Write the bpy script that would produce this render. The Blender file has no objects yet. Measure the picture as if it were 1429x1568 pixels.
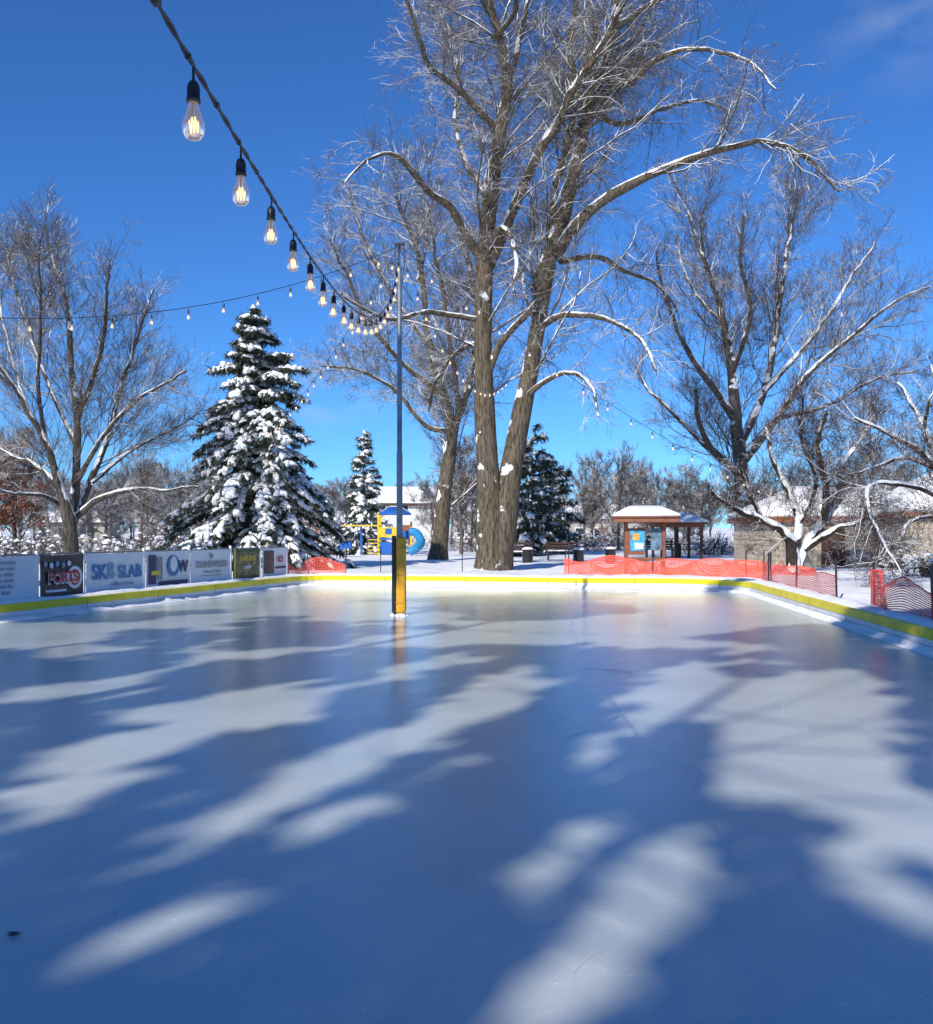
import bpy, bmesh, math, random
import numpy as np
from mathutils import Vector, Matrix, noise as mnoise
rng=np.random.default_rng(11); random.seed(11)
F=1470.0; CX=714.5; HY=815.0; EYE=1.65
def W(px,py,d): return np.array([(px-CX)/F*d, d, EYE+(HY-py)/F*d])
scene=bpy.context.scene
# ------------------------------------------------------------------ helpers
def link(o,parent=None):
    scene.collection.objects.link(o)
    if parent is not None:
        o.parent=parent; o.matrix_parent_inverse=Matrix.Translation(-parent.location)
    return o
def group(name,loc=(0,0,0)):
    e=bpy.data.objects.new(name,None); e.location=Vector(loc); e.empty_display_size=.3
    return link(e)
def nodes(name):
    m=bpy.data.materials.new(name); m.use_nodes=True
    nt=m.node_tree; return m,nt,nt.nodes['Principled BSDF']
def simple(name,col,rough=.6,metal=0,var=.15,scale=6,bump=0,bscale=40,coord='Object',detail=5):
    m,nt,b=nodes(name)
    tc=nt.nodes.new('ShaderNodeTexCoord'); n=nt.nodes.new('ShaderNodeTexNoise')
    n.inputs['Scale'].default_value=scale; n.inputs['Detail'].default_value=detail
    nt.links.new(tc.outputs[coord],n.inputs['Vector'])
    r=nt.nodes.new('ShaderNodeValToRGB')
    r.color_ramp.elements[0].position=.3; r.color_ramp.elements[1].position=.7
    r.color_ramp.elements[0].color=tuple(c*(1-var) for c in col)+(1,)
    r.color_ramp.elements[1].color=tuple(min(1,c*(1+var)) for c in col)+(1,)
    nt.links.new(n.outputs['Fac'],r.inputs['Fac']); nt.links.new(r.outputs['Color'],b.inputs['Base Color'])
    b.inputs['Roughness'].default_value=rough; b.inputs['Metallic'].default_value=metal
    if bump:
        n2=nt.nodes.new('ShaderNodeTexNoise'); n2.inputs['Scale'].default_value=bscale; n2.inputs['Detail'].default_value=4
        nt.links.new(tc.outputs[coord],n2.inputs['Vector'])
        bp=nt.nodes.new('ShaderNodeBump'); bp.inputs['Strength'].default_value=bump; bp.inputs['Distance'].default_value=.03
        nt.links.new(n2.outputs['Fac'],bp.inputs['Height']); nt.links.new(bp.outputs['Normal'],b.inputs['Normal'])
    return m
def npmesh(name,V,faces_list,mats,midx=None,smooth=True):
    me=bpy.data.meshes.new(name)
    me.vertices.add(len(V)); me.vertices.foreach_set('co',np.asarray(V,dtype=np.float32).ravel())
    loops=np.concatenate([f.ravel() for f in faces_list]).astype(np.int32)
    tot=np.concatenate([np.full(len(f),f.shape[1]) for f in faces_list]).astype(np.int32)
    st=np.concatenate([[0],np.cumsum(tot)[:-1]]).astype(np.int32)
    me.loops.add(len(loops)); me.loops.foreach_set('vertex_index',loops)
    me.polygons.add(len(tot)); me.polygons.foreach_set('loop_start',st); me.polygons.foreach_set('loop_total',tot)
    if midx is not None: me.polygons.foreach_set('material_index',np.asarray(midx,dtype=np.int32))
    me.polygons.foreach_set('use_smooth',np.full(len(tot),smooth))
    for m in mats: me.materials.append(m)
    me.update(calc_edges=True); me.validate()
    return me
def obj(name,me,parent=None,loc=(0,0,0)):
    o=bpy.data.objects.new(name,me); o.location=Vector(loc); return link(o,parent)
class Acc:
    def __init__(s): s.V=[];s.F={};s.n=0;s.fl=[];s.mi=[]
    def add(s,V,Fa,mi=0):
        V=np.asarray(V).reshape(-1,3); s.V.append(V); s.fl.append(np.asarray(Fa)+s.n); s.mi.append(np.full(len(Fa),mi)); s.n+=len(V)
    def mesh(s,name,mats,smooth=True):
        return npmesh(name,np.concatenate(s.V),s.fl,mats,np.concatenate(s.mi),smooth)
def nrm(a): return a/np.maximum(np.linalg.norm(a,axis=-1,keepdims=True),1e-9)
def tubes(P,R,sides):
    B,N,_=P.shape
    T=nrm(np.gradient(P,axis=1))
    ref=np.where(np.abs(T[:,0,2:3])>.8,np.array([[1.,0,0]]),np.array([[0,0,1.]]))
    u=nrm(np.cross(T[:,0],ref)); U=np.empty_like(P)
    for i in range(N):
        u=nrm(u-(u*T[:,i]).sum(-1,keepdims=True)*T[:,i]); U[:,i]=u
    Vv=np.cross(T,U)
    a=np.arange(sides)*2*np.pi/sides
    ring=P[:,:,None]+R[:,:,None,None]*(np.cos(a)[None,None,:,None]*U[:,:,None]+np.sin(a)[None,None,:,None]*Vv[:,:,None])
    idx=np.arange(B*N*sides).reshape(B,N,sides)
    A=idx[:,:-1]; Bn=idx[:,1:]
    q=np.stack([A,np.roll(A,-1,2),np.roll(Bn,-1,2),Bn],-1).reshape(-1,4)
    return ring.reshape(-1,3),q
def catmull(pts,n):
    pts=np.asarray(pts,float); k=len(pts)
    if k<3: 
        t=np.linspace(0,1,n)[:,None]; return pts[0]*(1-t)+pts[-1]*t
    p=np.vstack([2*pts[0]-pts[1],pts,2*pts[-1]-pts[-2]])
    out=[]
    for t in np.linspace(0,k-1-1e-6,n):
        i=int(t); f=t-i; a,b,c,d=p[i],p[i+1],p[i+2],p[i+3]
        out.append(.5*((2*b)+(-a+c)*f+(2*a-5*b+4*c-d)*f*f+(-a+3*b-3*c+d)*f**3))
    return np.array(out)
def spawn(P,R,n,seg,t0,t1,ang,lr,rr,up,wan,lmax=99,lmin=.1,rmin=.004,tip=.35):
    B,N,_=P.shape
    L=np.linalg.norm(np.diff(P,axis=1),axis=-1).sum(1)
    idx=rng.choice(B,n,p=L/L.sum()); t=t0+(t1-t0)*rng.random(n)
    f=t*(N-1); i=np.clip(f.astype(int),0,N-2); a=(f-i)[:,None]
    p=P[idx,i]*(1-a)+P[idx,i+1]*a
    r=R[idx,i]*(1-a[:,0])+R[idx,i+1]*a[:,0]
    T=nrm(P[idx,i+1]-P[idx,i])
    v=rng.normal(size=(n,3)); v=nrm(v-(v*T).sum(-1,keepdims=True)*T)
    an=ang*rng.uniform(.65,1.35,n)[:,None]
    d=nrm(np.cos(an)*T+np.sin(an)*v)
    Lc=np.clip(L[idx]*rng.uniform(lr[0],lr[1],n)*(1.1-.55*t),lmin,lmax)
    st=(Lc/seg)[:,None]
    C=np.empty((n,seg+1,3)); C[:,0]=p
    for k in range(seg):
        d=nrm(d+np.array([0,0,up])+rng.normal(size=(n,3))*wan)
        C[:,k+1]=C[:,k]+d*st
    r0=np.maximum(np.minimum(r*.72,rr*Lc),rmin)
    Rr=r0[:,None]*np.linspace(1,tip,seg+1)[None]
    return C,np.maximum(Rr,rmin*.7)
# ------------------------------------------------------------------ materials
def bark(name,col,snow=.5,snow_thr=.35,scale=1.0,west=0.0,fine=True):
    m,nt,b=nodes(name); N=nt.nodes; Lk=nt.links
    tc=N.new('ShaderNodeTexCoord')
    g=N.new('ShaderNodeNewGeometry'); sx=N.new('ShaderNodeSeparateXYZ'); Lk.new(g.outputs['Normal'],sx.inputs[0])
    n2=N.new('ShaderNodeTexNoise'); n2.inputs['Scale'].default_value=1.6; n2.inputs['Detail'].default_value=6 if fine else 1
    Lk.new(tc.outputs['Object'],n2.inputs['Vector'])
    ma=N.new('ShaderNodeMath'); ma.operation='MULTIPLY_ADD'; ma.inputs[1].default_value=2.2; ma.inputs[2].default_value=-1.1-snow_thr+snow-.5
    Lk.new(n2.outputs['Fac'],ma.inputs[0])
    wx=N.new('ShaderNodeMath'); wx.operation='MULTIPLY_ADD'; wx.inputs[1].default_value=-west; Lk.new(sx.outputs['X'],wx.inputs[0]); Lk.new(sx.outputs['Z'],wx.inputs[2])
    ad=N.new('ShaderNodeMath'); ad.operation='ADD'; Lk.new(ma.outputs[0],ad.inputs[0]); Lk.new(wx.outputs[0],ad.inputs[1])
    mr=N.new('ShaderNodeMapRange'); mr.inputs['From Min'].default_value=-.02; mr.inputs['From Max'].default_value=.06
    Lk.new(ad.outputs[0],mr.inputs['Value'])
    mx=N.new('ShaderNodeMix'); mx.data_type='RGBA'; mx.inputs['A'].default_value=(*col,1); mx.inputs['B'].default_value=(.88,.89,.9,1)
    Lk.new(mr.outputs[0],mx.inputs['Factor']); Lk.new(mx.outputs['Result'],b.inputs['Base Color'])
    b.inputs['Roughness'].default_value=.9; b.inputs['Specular IOR Level'].default_value=.2
    if fine:
        mp=N.new('ShaderNodeMapping'); mp.inputs['Scale'].default_value=(7*scale,7*scale,1.1*scale)
        Lk.new(tc.outputs['Object'],mp.inputs['Vector'])
        n=N.new('ShaderNodeTexNoise'); n.inputs['Scale'].default_value=2.2; n.inputs['Detail'].default_value=6; n.inputs['Roughness'].default_value=.7
        Lk.new(mp.outputs[0],n.inputs['Vector'])
        r=N.new('ShaderNodeValToRGB'); e=r.color_ramp.elements
        e[0].position=.38; e[0].color=(col[0]*.3,col[1]*.29,col[2]*.28,1); e[1].position=.62; e[1].color=(col[0]*1.35,col[1]*1.33,col[2]*1.3,1)
        Lk.new(n.outputs['Fac'],r.inputs['Fac']); Lk.new(r.outputs['Color'],mx.inputs['A'])
        bp=N.new('ShaderNodeBump'); bp.inputs['Strength'].default_value=.9; bp.inputs['Distance'].default_value=.06
        Lk.new(n.outputs['Fac'],bp.inputs['Height']); Lk.new(bp.outputs['Normal'],b.inputs['Normal'])
    return m
M_bark=bark('cottonwood_bark',(.145,.118,.085),.46,.35,west=.12)
M_limb=bark('limb_bark',(.10,.082,.06),.74,.35,fine=False)
M_twig=bark('twig_bark',(.115,.088,.06),.26,.35,fine=False)
M_bark2=bark('maple_bark',(.105,.09,.075),.66,.35)
M_twig2=bark('maple_twig',(.085,.069,.056),.30,.35,fine=False)
M_crab=bark('crabapple_bark',(.055,.043,.038),.95,.3)
M_crabt=bark('crabapple_twig',(.06,.038,.03),.16,.35,fine=False)
M_far=bark('distant_bark',(.115,.095,.085),.34,.35,fine=False)
def snowmat(name='snow',scale=1.0,bump=.35,detail=7):
    m,nt,b=nodes(name); N=nt.nodes; Lk=nt.links
    tc=N.new('ShaderNodeTexCoord')
    n=N.new('ShaderNodeTexNoise'); n.inputs['Scale'].default_value=2.5*scale; n.inputs['Detail'].default_value=detail
    Lk.new(tc.outputs['Object'],n.inputs['Vector'])
    r=N.new('ShaderNodeValToRGB'); r.color_ramp.elements[0].position=.3; r.color_ramp.elements[1].position=.65
    r.color_ramp.elements[0].color=(.82,.83,.84,1); r.color_ramp.elements[1].color=(.92,.92,.92,1)
    Lk.new(n.outputs['Fac'],r.inputs['Fac']); Lk.new(r.outputs['Color'],b.inputs['Base Color'])
    b.inputs['Roughness'].default_value=.75; b.inputs['Specular IOR Level'].default_value=.25
    bp=N.new('ShaderNodeBump'); bp.inputs['Strength'].default_value=bump; bp.inputs['Distance'].default_value=.2
    Lk.new(n.outputs['Fac'],bp.inputs['Height']); Lk.new(bp.outputs['Normal'],b.inputs['Normal'])
    return m
M_snow=snowmat('snow',1.0,.25); M_snowpad=snowmat('snow_on_boughs',3.0,.3,3); M_roofsnow=snowmat('roof_snow',.6,.2)
M_needle=simple('spruce_needles',(.032,.046,.028),.7,var=.5,scale=3,detail=1)
M_pine=simple('pine_needles',(.03,.06,.028),.7,var=.4,scale=3,detail=1)
M_yellow=simple('yellow_board_paint',(.80,.68,.02),.45,var=.14,scale=2)
M_white=simple('white_board',(.78,.79,.80),.5,var=.1,scale=3)
M_black=simple('black_plastic',(.015,.015,.017),.4,var=.2)
M_metal=simple('galvanised_steel',(.22,.23,.24),.42,.6,var=.25,scale=9)
M_pad=simple('yellow_foam_pad',(.70,.34,.012),.5,var=.12,scale=5,bump=.3,bscale=12)
M_brown=simple('brown_stained_wood',(.24,.085,.04),.6,var=.25,scale=8,bump=.3)
M_dkwood=simple('dark_wood',(.07,.035,.025),.7,var=.3,scale=8)
M_mesh=simple('orange_plastic_net',(.80,.11,.06),.5,var=.15)
M_mesh2=simple('red_plastic_net',(.62,.05,.04),.5,var=.15)
M_blue=simple('blue_play_plastic',(.02,.12,.45),.35,var=.1)
M_playy=simple('yellow_play_paint',(.75,.50,.03),.4,var=.1)
M_glasswin=simple('window_glass',(.03,.04,.05),.1,var=.3)
# ------------------------------------------------------------------ camera / sun / sky
cam=bpy.data.cameras.new('camera'); co=bpy.data.objects.new('camera',cam); scene.collection.objects.link(co)
co.location=(0,0,EYE); co.rotation_euler=(math.radians(90),0,0)
cam.sensor_fit='VERTICAL'; cam.sensor_height=36; cam.lens=36*F/1568; cam.shift_y=31/1568
cam.clip_end=3000; cam.clip_start=.05; scene.camera=co
ELEV=math.radians(33); AZ=math.radians(208)
toSun=np.array([math.sin(AZ)*math.cos(ELEV),math.cos(AZ)*math.cos(ELEV),math.sin(ELEV)])
sl=bpy.data.lights.new('sun','SUN'); sl.energy=5.0; sl.angle=math.radians(.5); sl.color=(1,.945,.85)
so=bpy.data.objects.new('sun',sl); scene.collection.objects.link(so); so.location=(-20,-30,40)
so.rotation_euler=Vector(toSun).to_track_quat('Z','Y').to_euler()
w=bpy.data.worlds.new('World'); scene.world=w; w.use_nodes=True; nt=w.node_tree; N=nt.nodes; Lk=nt.links
bg=N['Background']; sky=N.new('ShaderNodeTexSky'); sky.sky_type='NISHITA'; sky.sun_disc=False
sky.sun_elevation=ELEV; sky.sun_rotation=AZ; sky.air_density=1.0; sky.dust_density=0.0; sky.ozone_density=2.2; sky.altitude=1200
hs=N.new('ShaderNodeMix'); hs.data_type='RGBA'; hs.blend_type='MULTIPLY'; hs.inputs['Factor'].default_value=1; hs.inputs['B'].default_value=(.36,.79,1.36,1); Lk.new(sky.outputs[0],hs.inputs['A'])
tc=N.new('ShaderNodeTexCoord'); last=hs.outputs['Result']
for (dx,dz,rad,amt) in [(-.136,.165,.075,.6),(.46,.56,.10,.22)]:
    v=Vector((dx,1,dz)).normalized()
    mp=N.new('ShaderNodeVectorMath'); mp.operation='DISTANCE'; mp.inputs[1].default_value=v
    Lk.new(tc.outputs['Generated'],mp.inputs[0])
    mr=N.new('ShaderNodeMapRange'); mr.interpolation_type='SMOOTHSTEP'; mr.inputs['From Min'].default_value=rad; mr.inputs['From Max'].default_value=0
    Lk.new(mp.outputs['Value'],mr.inputs['Value'])
    n=N.new('ShaderNodeTexNoise'); n.inputs['Scale'].default_value=14; n.inputs['Detail'].default_value=6
    m2=N.new('ShaderNodeMapping'); m2.inputs['Scale'].default_value=(1,1,2); Lk.new(tc.outputs['Generated'],m2.inputs[0]); Lk.new(m2.outputs[0],n.inputs['Vector'])
    r2=N.new('ShaderNodeMapRange'); r2.inputs['From Min'].default_value=.42; r2.inputs['From Max'].default_value=.7; r2.inputs['To Max'].default_value=amt
    Lk.new(n.outputs['Fac'],r2.inputs['Value'])
    mu=N.new('ShaderNodeMath'); mu.operation='MULTIPLY'; Lk.new(mr.outputs[0],mu.inputs[0]); Lk.new(r2.outputs[0],mu.inputs[1])
    mx=N.new('ShaderNodeMix'); mx.data_type='RGBA'; mx.inputs['B'].default_value=(6,6.6,7.6,1)
    Lk.new(mu.outputs[0],mx.inputs['Factor']); Lk.new(last,mx.inputs['A']); last=mx.outputs['Result']
Lk.new(last,bg.inputs['Color']); bg.inputs['Strength'].default_value=.112
scene.view_settings.view_transform='Standard'; scene.view_settings.look='None'; scene.view_settings.exposure=0
# ------------------------------------------------------------------ rink outline
cn=[(-16.05,-8),(-4.95,29.9),(7.75,27.3),(4.3,-8)]; rad=[2,1.2,2.2,2]
out=[]
for i in range(4):
    p=np.array(cn[i],float); a=np.array(cn[i-1],float); b=np.array(cn[(i+1)%4],float)
    da=nrm(a-p); db=nrm(b-p); r=rad[i]
    p0=p+da*r; p2=p+db*r
    for t in np.linspace(0,1,14): out.append((1-t)**2*p0+2*t*(1-t)*p+t*t*p2)
out=np.array(out)
def resample(poly,step,closed=True):
    pts=np.vstack([poly,poly[:1]]) if closed else poly
    s=np.concatenate([[0],np.cumsum(np.linalg.norm(np.diff(pts,axis=0),axis=1))])
    n=int(s[-1]/step); t=np.linspace(0,s[-1],n+1)
    if closed: t=t[:-1]
    return np.stack([np.interp(t,s,pts[:,0]),np.interp(t,s,pts[:,1])],-1)
outl=resample(out,.25)
def normals(poly):
    t=nrm(np.roll(poly,-1,0)-np.roll(poly,1,0)); n=np.stack([-t[:,1],t[:,0]],-1)
    c=poly.mean(0)
    if ((poly-c)*n).sum()<0: n=-n
    for _ in range(3): n=nrm(n+np.roll(n,1,0)+np.roll(n,-1,0))
    return n
on=normals(outl); K=len(outl)
def ring_mesh(name,profile,mats,mi,smooth=False,jit=None):
    V=[];n=len(profile)
    for j,(o,z) in enumerate(profile):
        oo=np.full(K,o); zz=np.full(K,z)
        if jit is not None: oo,zz=jit(j,oo,zz)
        V.append(np.column_stack([outl+on*oo[:,None],zz]))
    V=np.concatenate(V); fs=[];m=[]
    for j in range(n-1):
        a=np.arange(K); b=(a+1)%K
        fs.append(np.stack([a+j*K,b+j*K,b+(j+1)*K,a+(j+1)*K],-1)); m.append(np.full(K,mi[j]))
    return npmesh(name,V,[np.concatenate(fs)],mats,np.concatenate(m),smooth)
# ice
m_ice,nt,b=nodes('rink_ice'); N=nt.nodes; Lk=nt.links
tc=N.new('ShaderNodeTexCoord')
n1=N.new('ShaderNodeTexNoise'); n1.inputs['Scale'].default_value=.45; n1.inputs['Detail'].default_value=6; n1.inputs['Roughness'].default_value=.6; Lk.new(tc.outputs['Object'],n1.inputs['Vector'])
r=N.new('ShaderNodeValToRGB'); e=r.color_ramp.elements; e[0].position=.3; e[0].color=(.42,.49,.50,1); e[1].position=.7; e[1].color=(.60,.635,.63,1); Lk.new(n1.outputs['Fac'],r.inputs['Fac'])
mp=N.new('ShaderNodeMapping'); mp.inputs['Scale'].default_value=(3,9,1); mp.inputs['Rotation'].default_value=(0,0,.5); Lk.new(tc.outputs['Object'],mp.inputs['Vector'])
n2=N.new('ShaderNodeTexNoise'); n2.inputs['Scale'].default_value=3; n2.inputs['Detail'].default_value=9; n2.inputs['Roughness'].default_value=.75; Lk.new(mp.outputs[0],n2.inputs['Vector'])
r2=N.new('ShaderNodeMapRange'); r2.inputs['From Min'].default_value=.56; r2.inputs['From Max'].default_value=.8; r2.inputs['To Max'].default_value=.4; Lk.new(n2.outputs['Fac'],r2.inputs['Value'])
mx=N.new('ShaderNodeMix'); mx.data_type='RGBA'; mx.inputs['B'].default_value=(.76,.78,.79,1); Lk.new(r2.outputs[0],mx.inputs['Factor']); Lk.new(r.outputs['Color'],mx.inputs['A'])
n3=N.new('ShaderNodeTexNoise'); n3.inputs['Scale'].default_value=30; n3.inputs['Detail'].default_value=7; n3.inputs['Roughness'].default_value=.7; Lk.new(tc.outputs['Object'],n3.inputs['Vector'])
r3=N.new('ShaderNodeMapRange'); r3.inputs['From Min'].default_value=.60; r3.inputs['From Max'].default_value=.70; r3.inputs['To Max'].default_value=.6; Lk.new(n3.outputs['Fac'],r3.inputs['Value'])
mx2=N.new('ShaderNodeMix'); mx2.data_type='RGBA'; mx2.inputs['B'].default_value=(.86,.88,.89,1); Lk.new(r3.outputs[0],mx2.inputs['Factor']); Lk.new(mx.outputs['Result'],mx2.inputs['A']); Lk.new(mx2.outputs['Result'],b.inputs['Base Color'])
rr=N.new('ShaderNodeMapRange'); rr.inputs['To Min'].default_value=.03; rr.inputs['To Max'].default_value=.16; rr.inputs['From Min'].default_value=.3; rr.inputs['From Max'].default_value=.75; Lk.new(n2.outputs['Fac'],rr.inputs['Value']); Lk.new(rr.outputs[0],b.inputs['Roughness'])
b.inputs['IOR'].default_value=1.42
n4=N.new('ShaderNodeTexNoise'); n4.inputs['Scale'].default_value=2.0; n4.inputs['Detail'].default_value=3; Lk.new(tc.outputs['Object'],n4.inputs['Vector'])
b1=N.new('ShaderNodeBump'); b1.inputs['Strength'].default_value=.6; b1.inputs['Distance'].default_value=.004; Lk.new(n3.outputs['Fac'],b1.inputs['Height'])
b2=N.new('ShaderNodeBump'); b2.inputs['Strength'].default_value=.15; b2.inputs['Distance'].default_value=.015; Lk.new(n4.outputs['Fac'],b2.inputs['Height']); Lk.new(b1.outputs['Normal'],b2.inputs['Normal'])
Lk.new(b2.outputs['Normal'],b.inputs['Normal'])
V=np.column_stack([outl,np.zeros(K)])
me=npmesh('ice_rink',V,[np.arange(K)[None]],[m_ice],smooth=False); obj('ice_rink',me)
# snow ground: one sheet of rings from the boards to the horizon
offs=[.05,.12,.3,.55]+list(np.geomspace(.9,900,56))
V=[]
for j,o in enumerate(offs):
    P2=outl+on*o
    z=[]
    for (x,y) in P2:
        h=.24+.05*min(1,o)
        h+=.12*min(1,o/1.5)*mnoise.noise((x*.5,y*.5,0))+.05*min(1,o)*mnoise.noise((x*1.7,y*1.7,3))+.03*mnoise.noise((x*4,y*4,9))
        if o>60: h+=(o-60)*.006
        z.append(h)
    V.append(np.column_stack([P2,z]))
fs=[]
a=np.arange(K); bb=(a+1)%K
for j in range(len(offs)-1): fs.append(np.stack([a+j*K,bb+j*K,bb+(j+1)*K,a+(j+1)*K],-1))
V.insert(0,np.column_stack([outl+on*.05,np.full(K,-.05)])); fs=[f+K for f in fs]; fs.append(np.stack([a,bb,bb+K,a+K],-1))
me=npmesh('snow_ground',np.concatenate(V),[np.concatenate(fs)],[M_snow]); obj('snow_ground',me)
# boards
br=group('rink_boards')
obj('board_panel',ring_mesh('board_panel',[(0,-.02),(0,.17)],[M_white],[0]),br)
def jy(j,o,z):
    return o,z+.012*np.array([mnoise.noise((p[0]*.4,p[1]*.4,2)) for p in outl])
obj('yellow_cap',ring_mesh('yellow_cap',[(-.012,.17),(-.018,.30),(-.01,.315),(.06,.315),(.06,.1)],[M_yellow],[0]*4,jit=jy),br)
A=Acc()
for i in range(0,K,10):
    p=outl[i]; n_=on[i]; t_=np.array([-n_[1],n_[0]]); q0=p-n_*.0225
    A.add([[*(q0-t_*.005),.005],[*(q0+t_*.005),.005],[*(q0+t_*.005),.30],[*(q0-t_*.005),.30]],[[0,1,2,3]])
obj('board_joints',A.mesh('board_joints',[M_dkwood],False),br)
def jit(j,o,z):
    if j in (1,2):
        nn=np.array([mnoise.noise((p[0]*1.3,p[1]*1.3,j)) for p in outl])+.8*np.array([mnoise.noise((p[0]*5,p[1]*5,j)) for p in outl])
        return o-.06*nn, np.maximum(.006,z*(1+.9*nn))
    return o,z
obj('snow_ridge',ring_mesh('snow_ridge',[(-.024,.08),(-.05,.07),(-.12,.035),(-.2,.003)],[M_snow],[0]*3,True,jit),br)
def jit2(j,o,z):
    nn=np.array([mnoise.noise((p[0]*1.1,p[1]*1.1,5+j))+.5*mnoise.noise((p[0]*4,p[1]*4,5+j)) for p in outl]); return o,z+.05*nn
obj('snow_berm',ring_mesh('snow_berm',[(.062,.25),(.14,.34),(.34,.37),(.55,.33),(.85,.22)],[M_snow],[0]*4,True,jit2),br)
# ice marks
m_mark=simple('leaf_litter',(.02,.02,.025),.8)
A=Acc()
for _ in range(9):
    c=np.array([(18-CX)/F*3.93,3.93,0])+np.array([rng.normal()*.02,rng.normal()*.012,.004+.001*_])
    s=.014; A.add(c+np.array([[-s*1.6,0,0],[0,-s*.4,0],[s*1.3,0,.004],[0,s*.5,0]]),[[0,1,2,3]])
obj('fallen_leaf',A.mesh('fallen_leaf',[m_mark],False))
m_crk=simple('ice_crack',(.10,.17,.25),.3)
A=Acc()
def crack(pts,wd):
    pts=np.array([[ (x-CX)/F*(2425.5/(y-815)),2425.5/(y-815)] for x,y in pts])
    pts=resample(pts,.12,False); pts=pts+rng.normal(size=pts.shape)*.012
    n=len(pts); wv=wd*np.sin(np.linspace(.05,3.1,n))*rng.uniform(.5,1.2,n)
    L_=np.column_stack([pts[:,0],pts[:,1]-wv,np.full(n,.004)]); R_=np.column_stack([pts[:,0],pts[:,1]+wv,np.full(n,.004)])
    V=np.concatenate([L_,R_]); a=np.arange(n-1); A.add(V,np.stack([a,a+1,a+1+n,a+n],-1))
crack([(880,1022),(930,1026),(985,1029)],.02); crack([(900,1032),(960,1030),(1010,1034)],.012); crack([(858,1135),(900,1118)],.008); crack([(100,1100),(180,1085)],.008)
obj('ice_crack',A.mesh('ice_crack',[m_crk],False))
# faint skate scratches
m_scr=simple('skate_scratch',(.70,.74,.76),.4)
A=Acc()
for i in range(46):
    y0=rng.uniform(2.4,14); x0=rng.uniform(-.45,.45)*y0; a0=rng.uniform(0,3.14); Ls=rng.uniform(.15,.8); cv=rng.normal()*.5
    t=np.linspace(0,1,10); ang=a0+cv*t; pts=np.stack([x0+np.cumsum(np.cos(ang))*Ls/10,y0+np.cumsum(np.sin(ang))*Ls/10],-1)
    wd=.0012*np.sin(np.linspace(.1,3.05,10)); nn=np.stack([-np.sin(ang),np.cos(ang)],-1)
    V=np.concatenate([np.column_stack([pts-nn*wd[:,None],np.full(10,.003+i*.00001)]),np.column_stack([pts+nn*wd[:,None],np.full(10,.003+i*.00001)])]); a=np.arange(9)
    A.add(V,np.stack([a,a+1,a+11,a+10],-1))
obj('skate_scratches',A.mesh('skate_scratches',[m_scr],False))
# ------------------------------------------------------------------ bare trees
def limbset(spec,D,n=26,rs=1.0):
    Ps=[];Rs=[]
    for pts,dd in spec:
        k=len(pts); arr=[]
        for i,(x,y,r) in enumerate(pts):
            s=i/(k-1); dep=D+(dd*s**1.1)
            arr.append(list(W(x,y,dep))+[r/F*D*rs])
        c=catmull(arr,n); c[:,3]=np.maximum(c[:,3],.012)
        P=c[:,:3].copy(); Lh=np.linalg.norm(P[-1]-P[0])
        jit_=np.cumsum(rng.normal(size=(n,3))*.012*Lh**.5,axis=0); jit_[0]=0; P+=jit_*np.linspace(0,1,n)[:,None]
        Ps.append(P);Rs.append(c[:,3]*(1+.05*np.sin(np.arange(n)*1.7+len(Ps))))
    return np.array(Ps),np.array(Rs)
def finish_tree(name,P,R,levels,mats,base,sides0=12):
    A=Acc(); b0=np.array(base)
    V,q=tubes(P-b0,R,sides0); A.add(V,q,0)
    prev=(P,R)
    for lv in levels:
        C,Rc=spawn(prev[0],prev[1],**lv['k'])
        V,q=tubes(C-b0,Rc,lv['s']); A.add(V,q,lv['m'])
        if lv.get('keep',False):
            n=P.shape[1]; sg=C.shape[1]
            ii=np.linspace(n*.3,n-1,sg).astype(int)
            prev=(np.concatenate([C,P[:,ii]]),np.concatenate([Rc,R[:,ii]]))
        else: prev=(C,Rc)
    me=A.mesh(name,mats); return obj(name,me,None,base)
def K_(n,seg,t0,t1,ang,lr,rr,up,wan,lmax=99,lmin=.1,rmin=.004,tip=.35): return dict(n=n,seg=seg,t0=t0,t1=t1,ang=ang,lr=lr,rr=rr,up=up,wan=wan,lmax=lmax,lmin=lmin,rmin=rmin,tip=tip)
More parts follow.
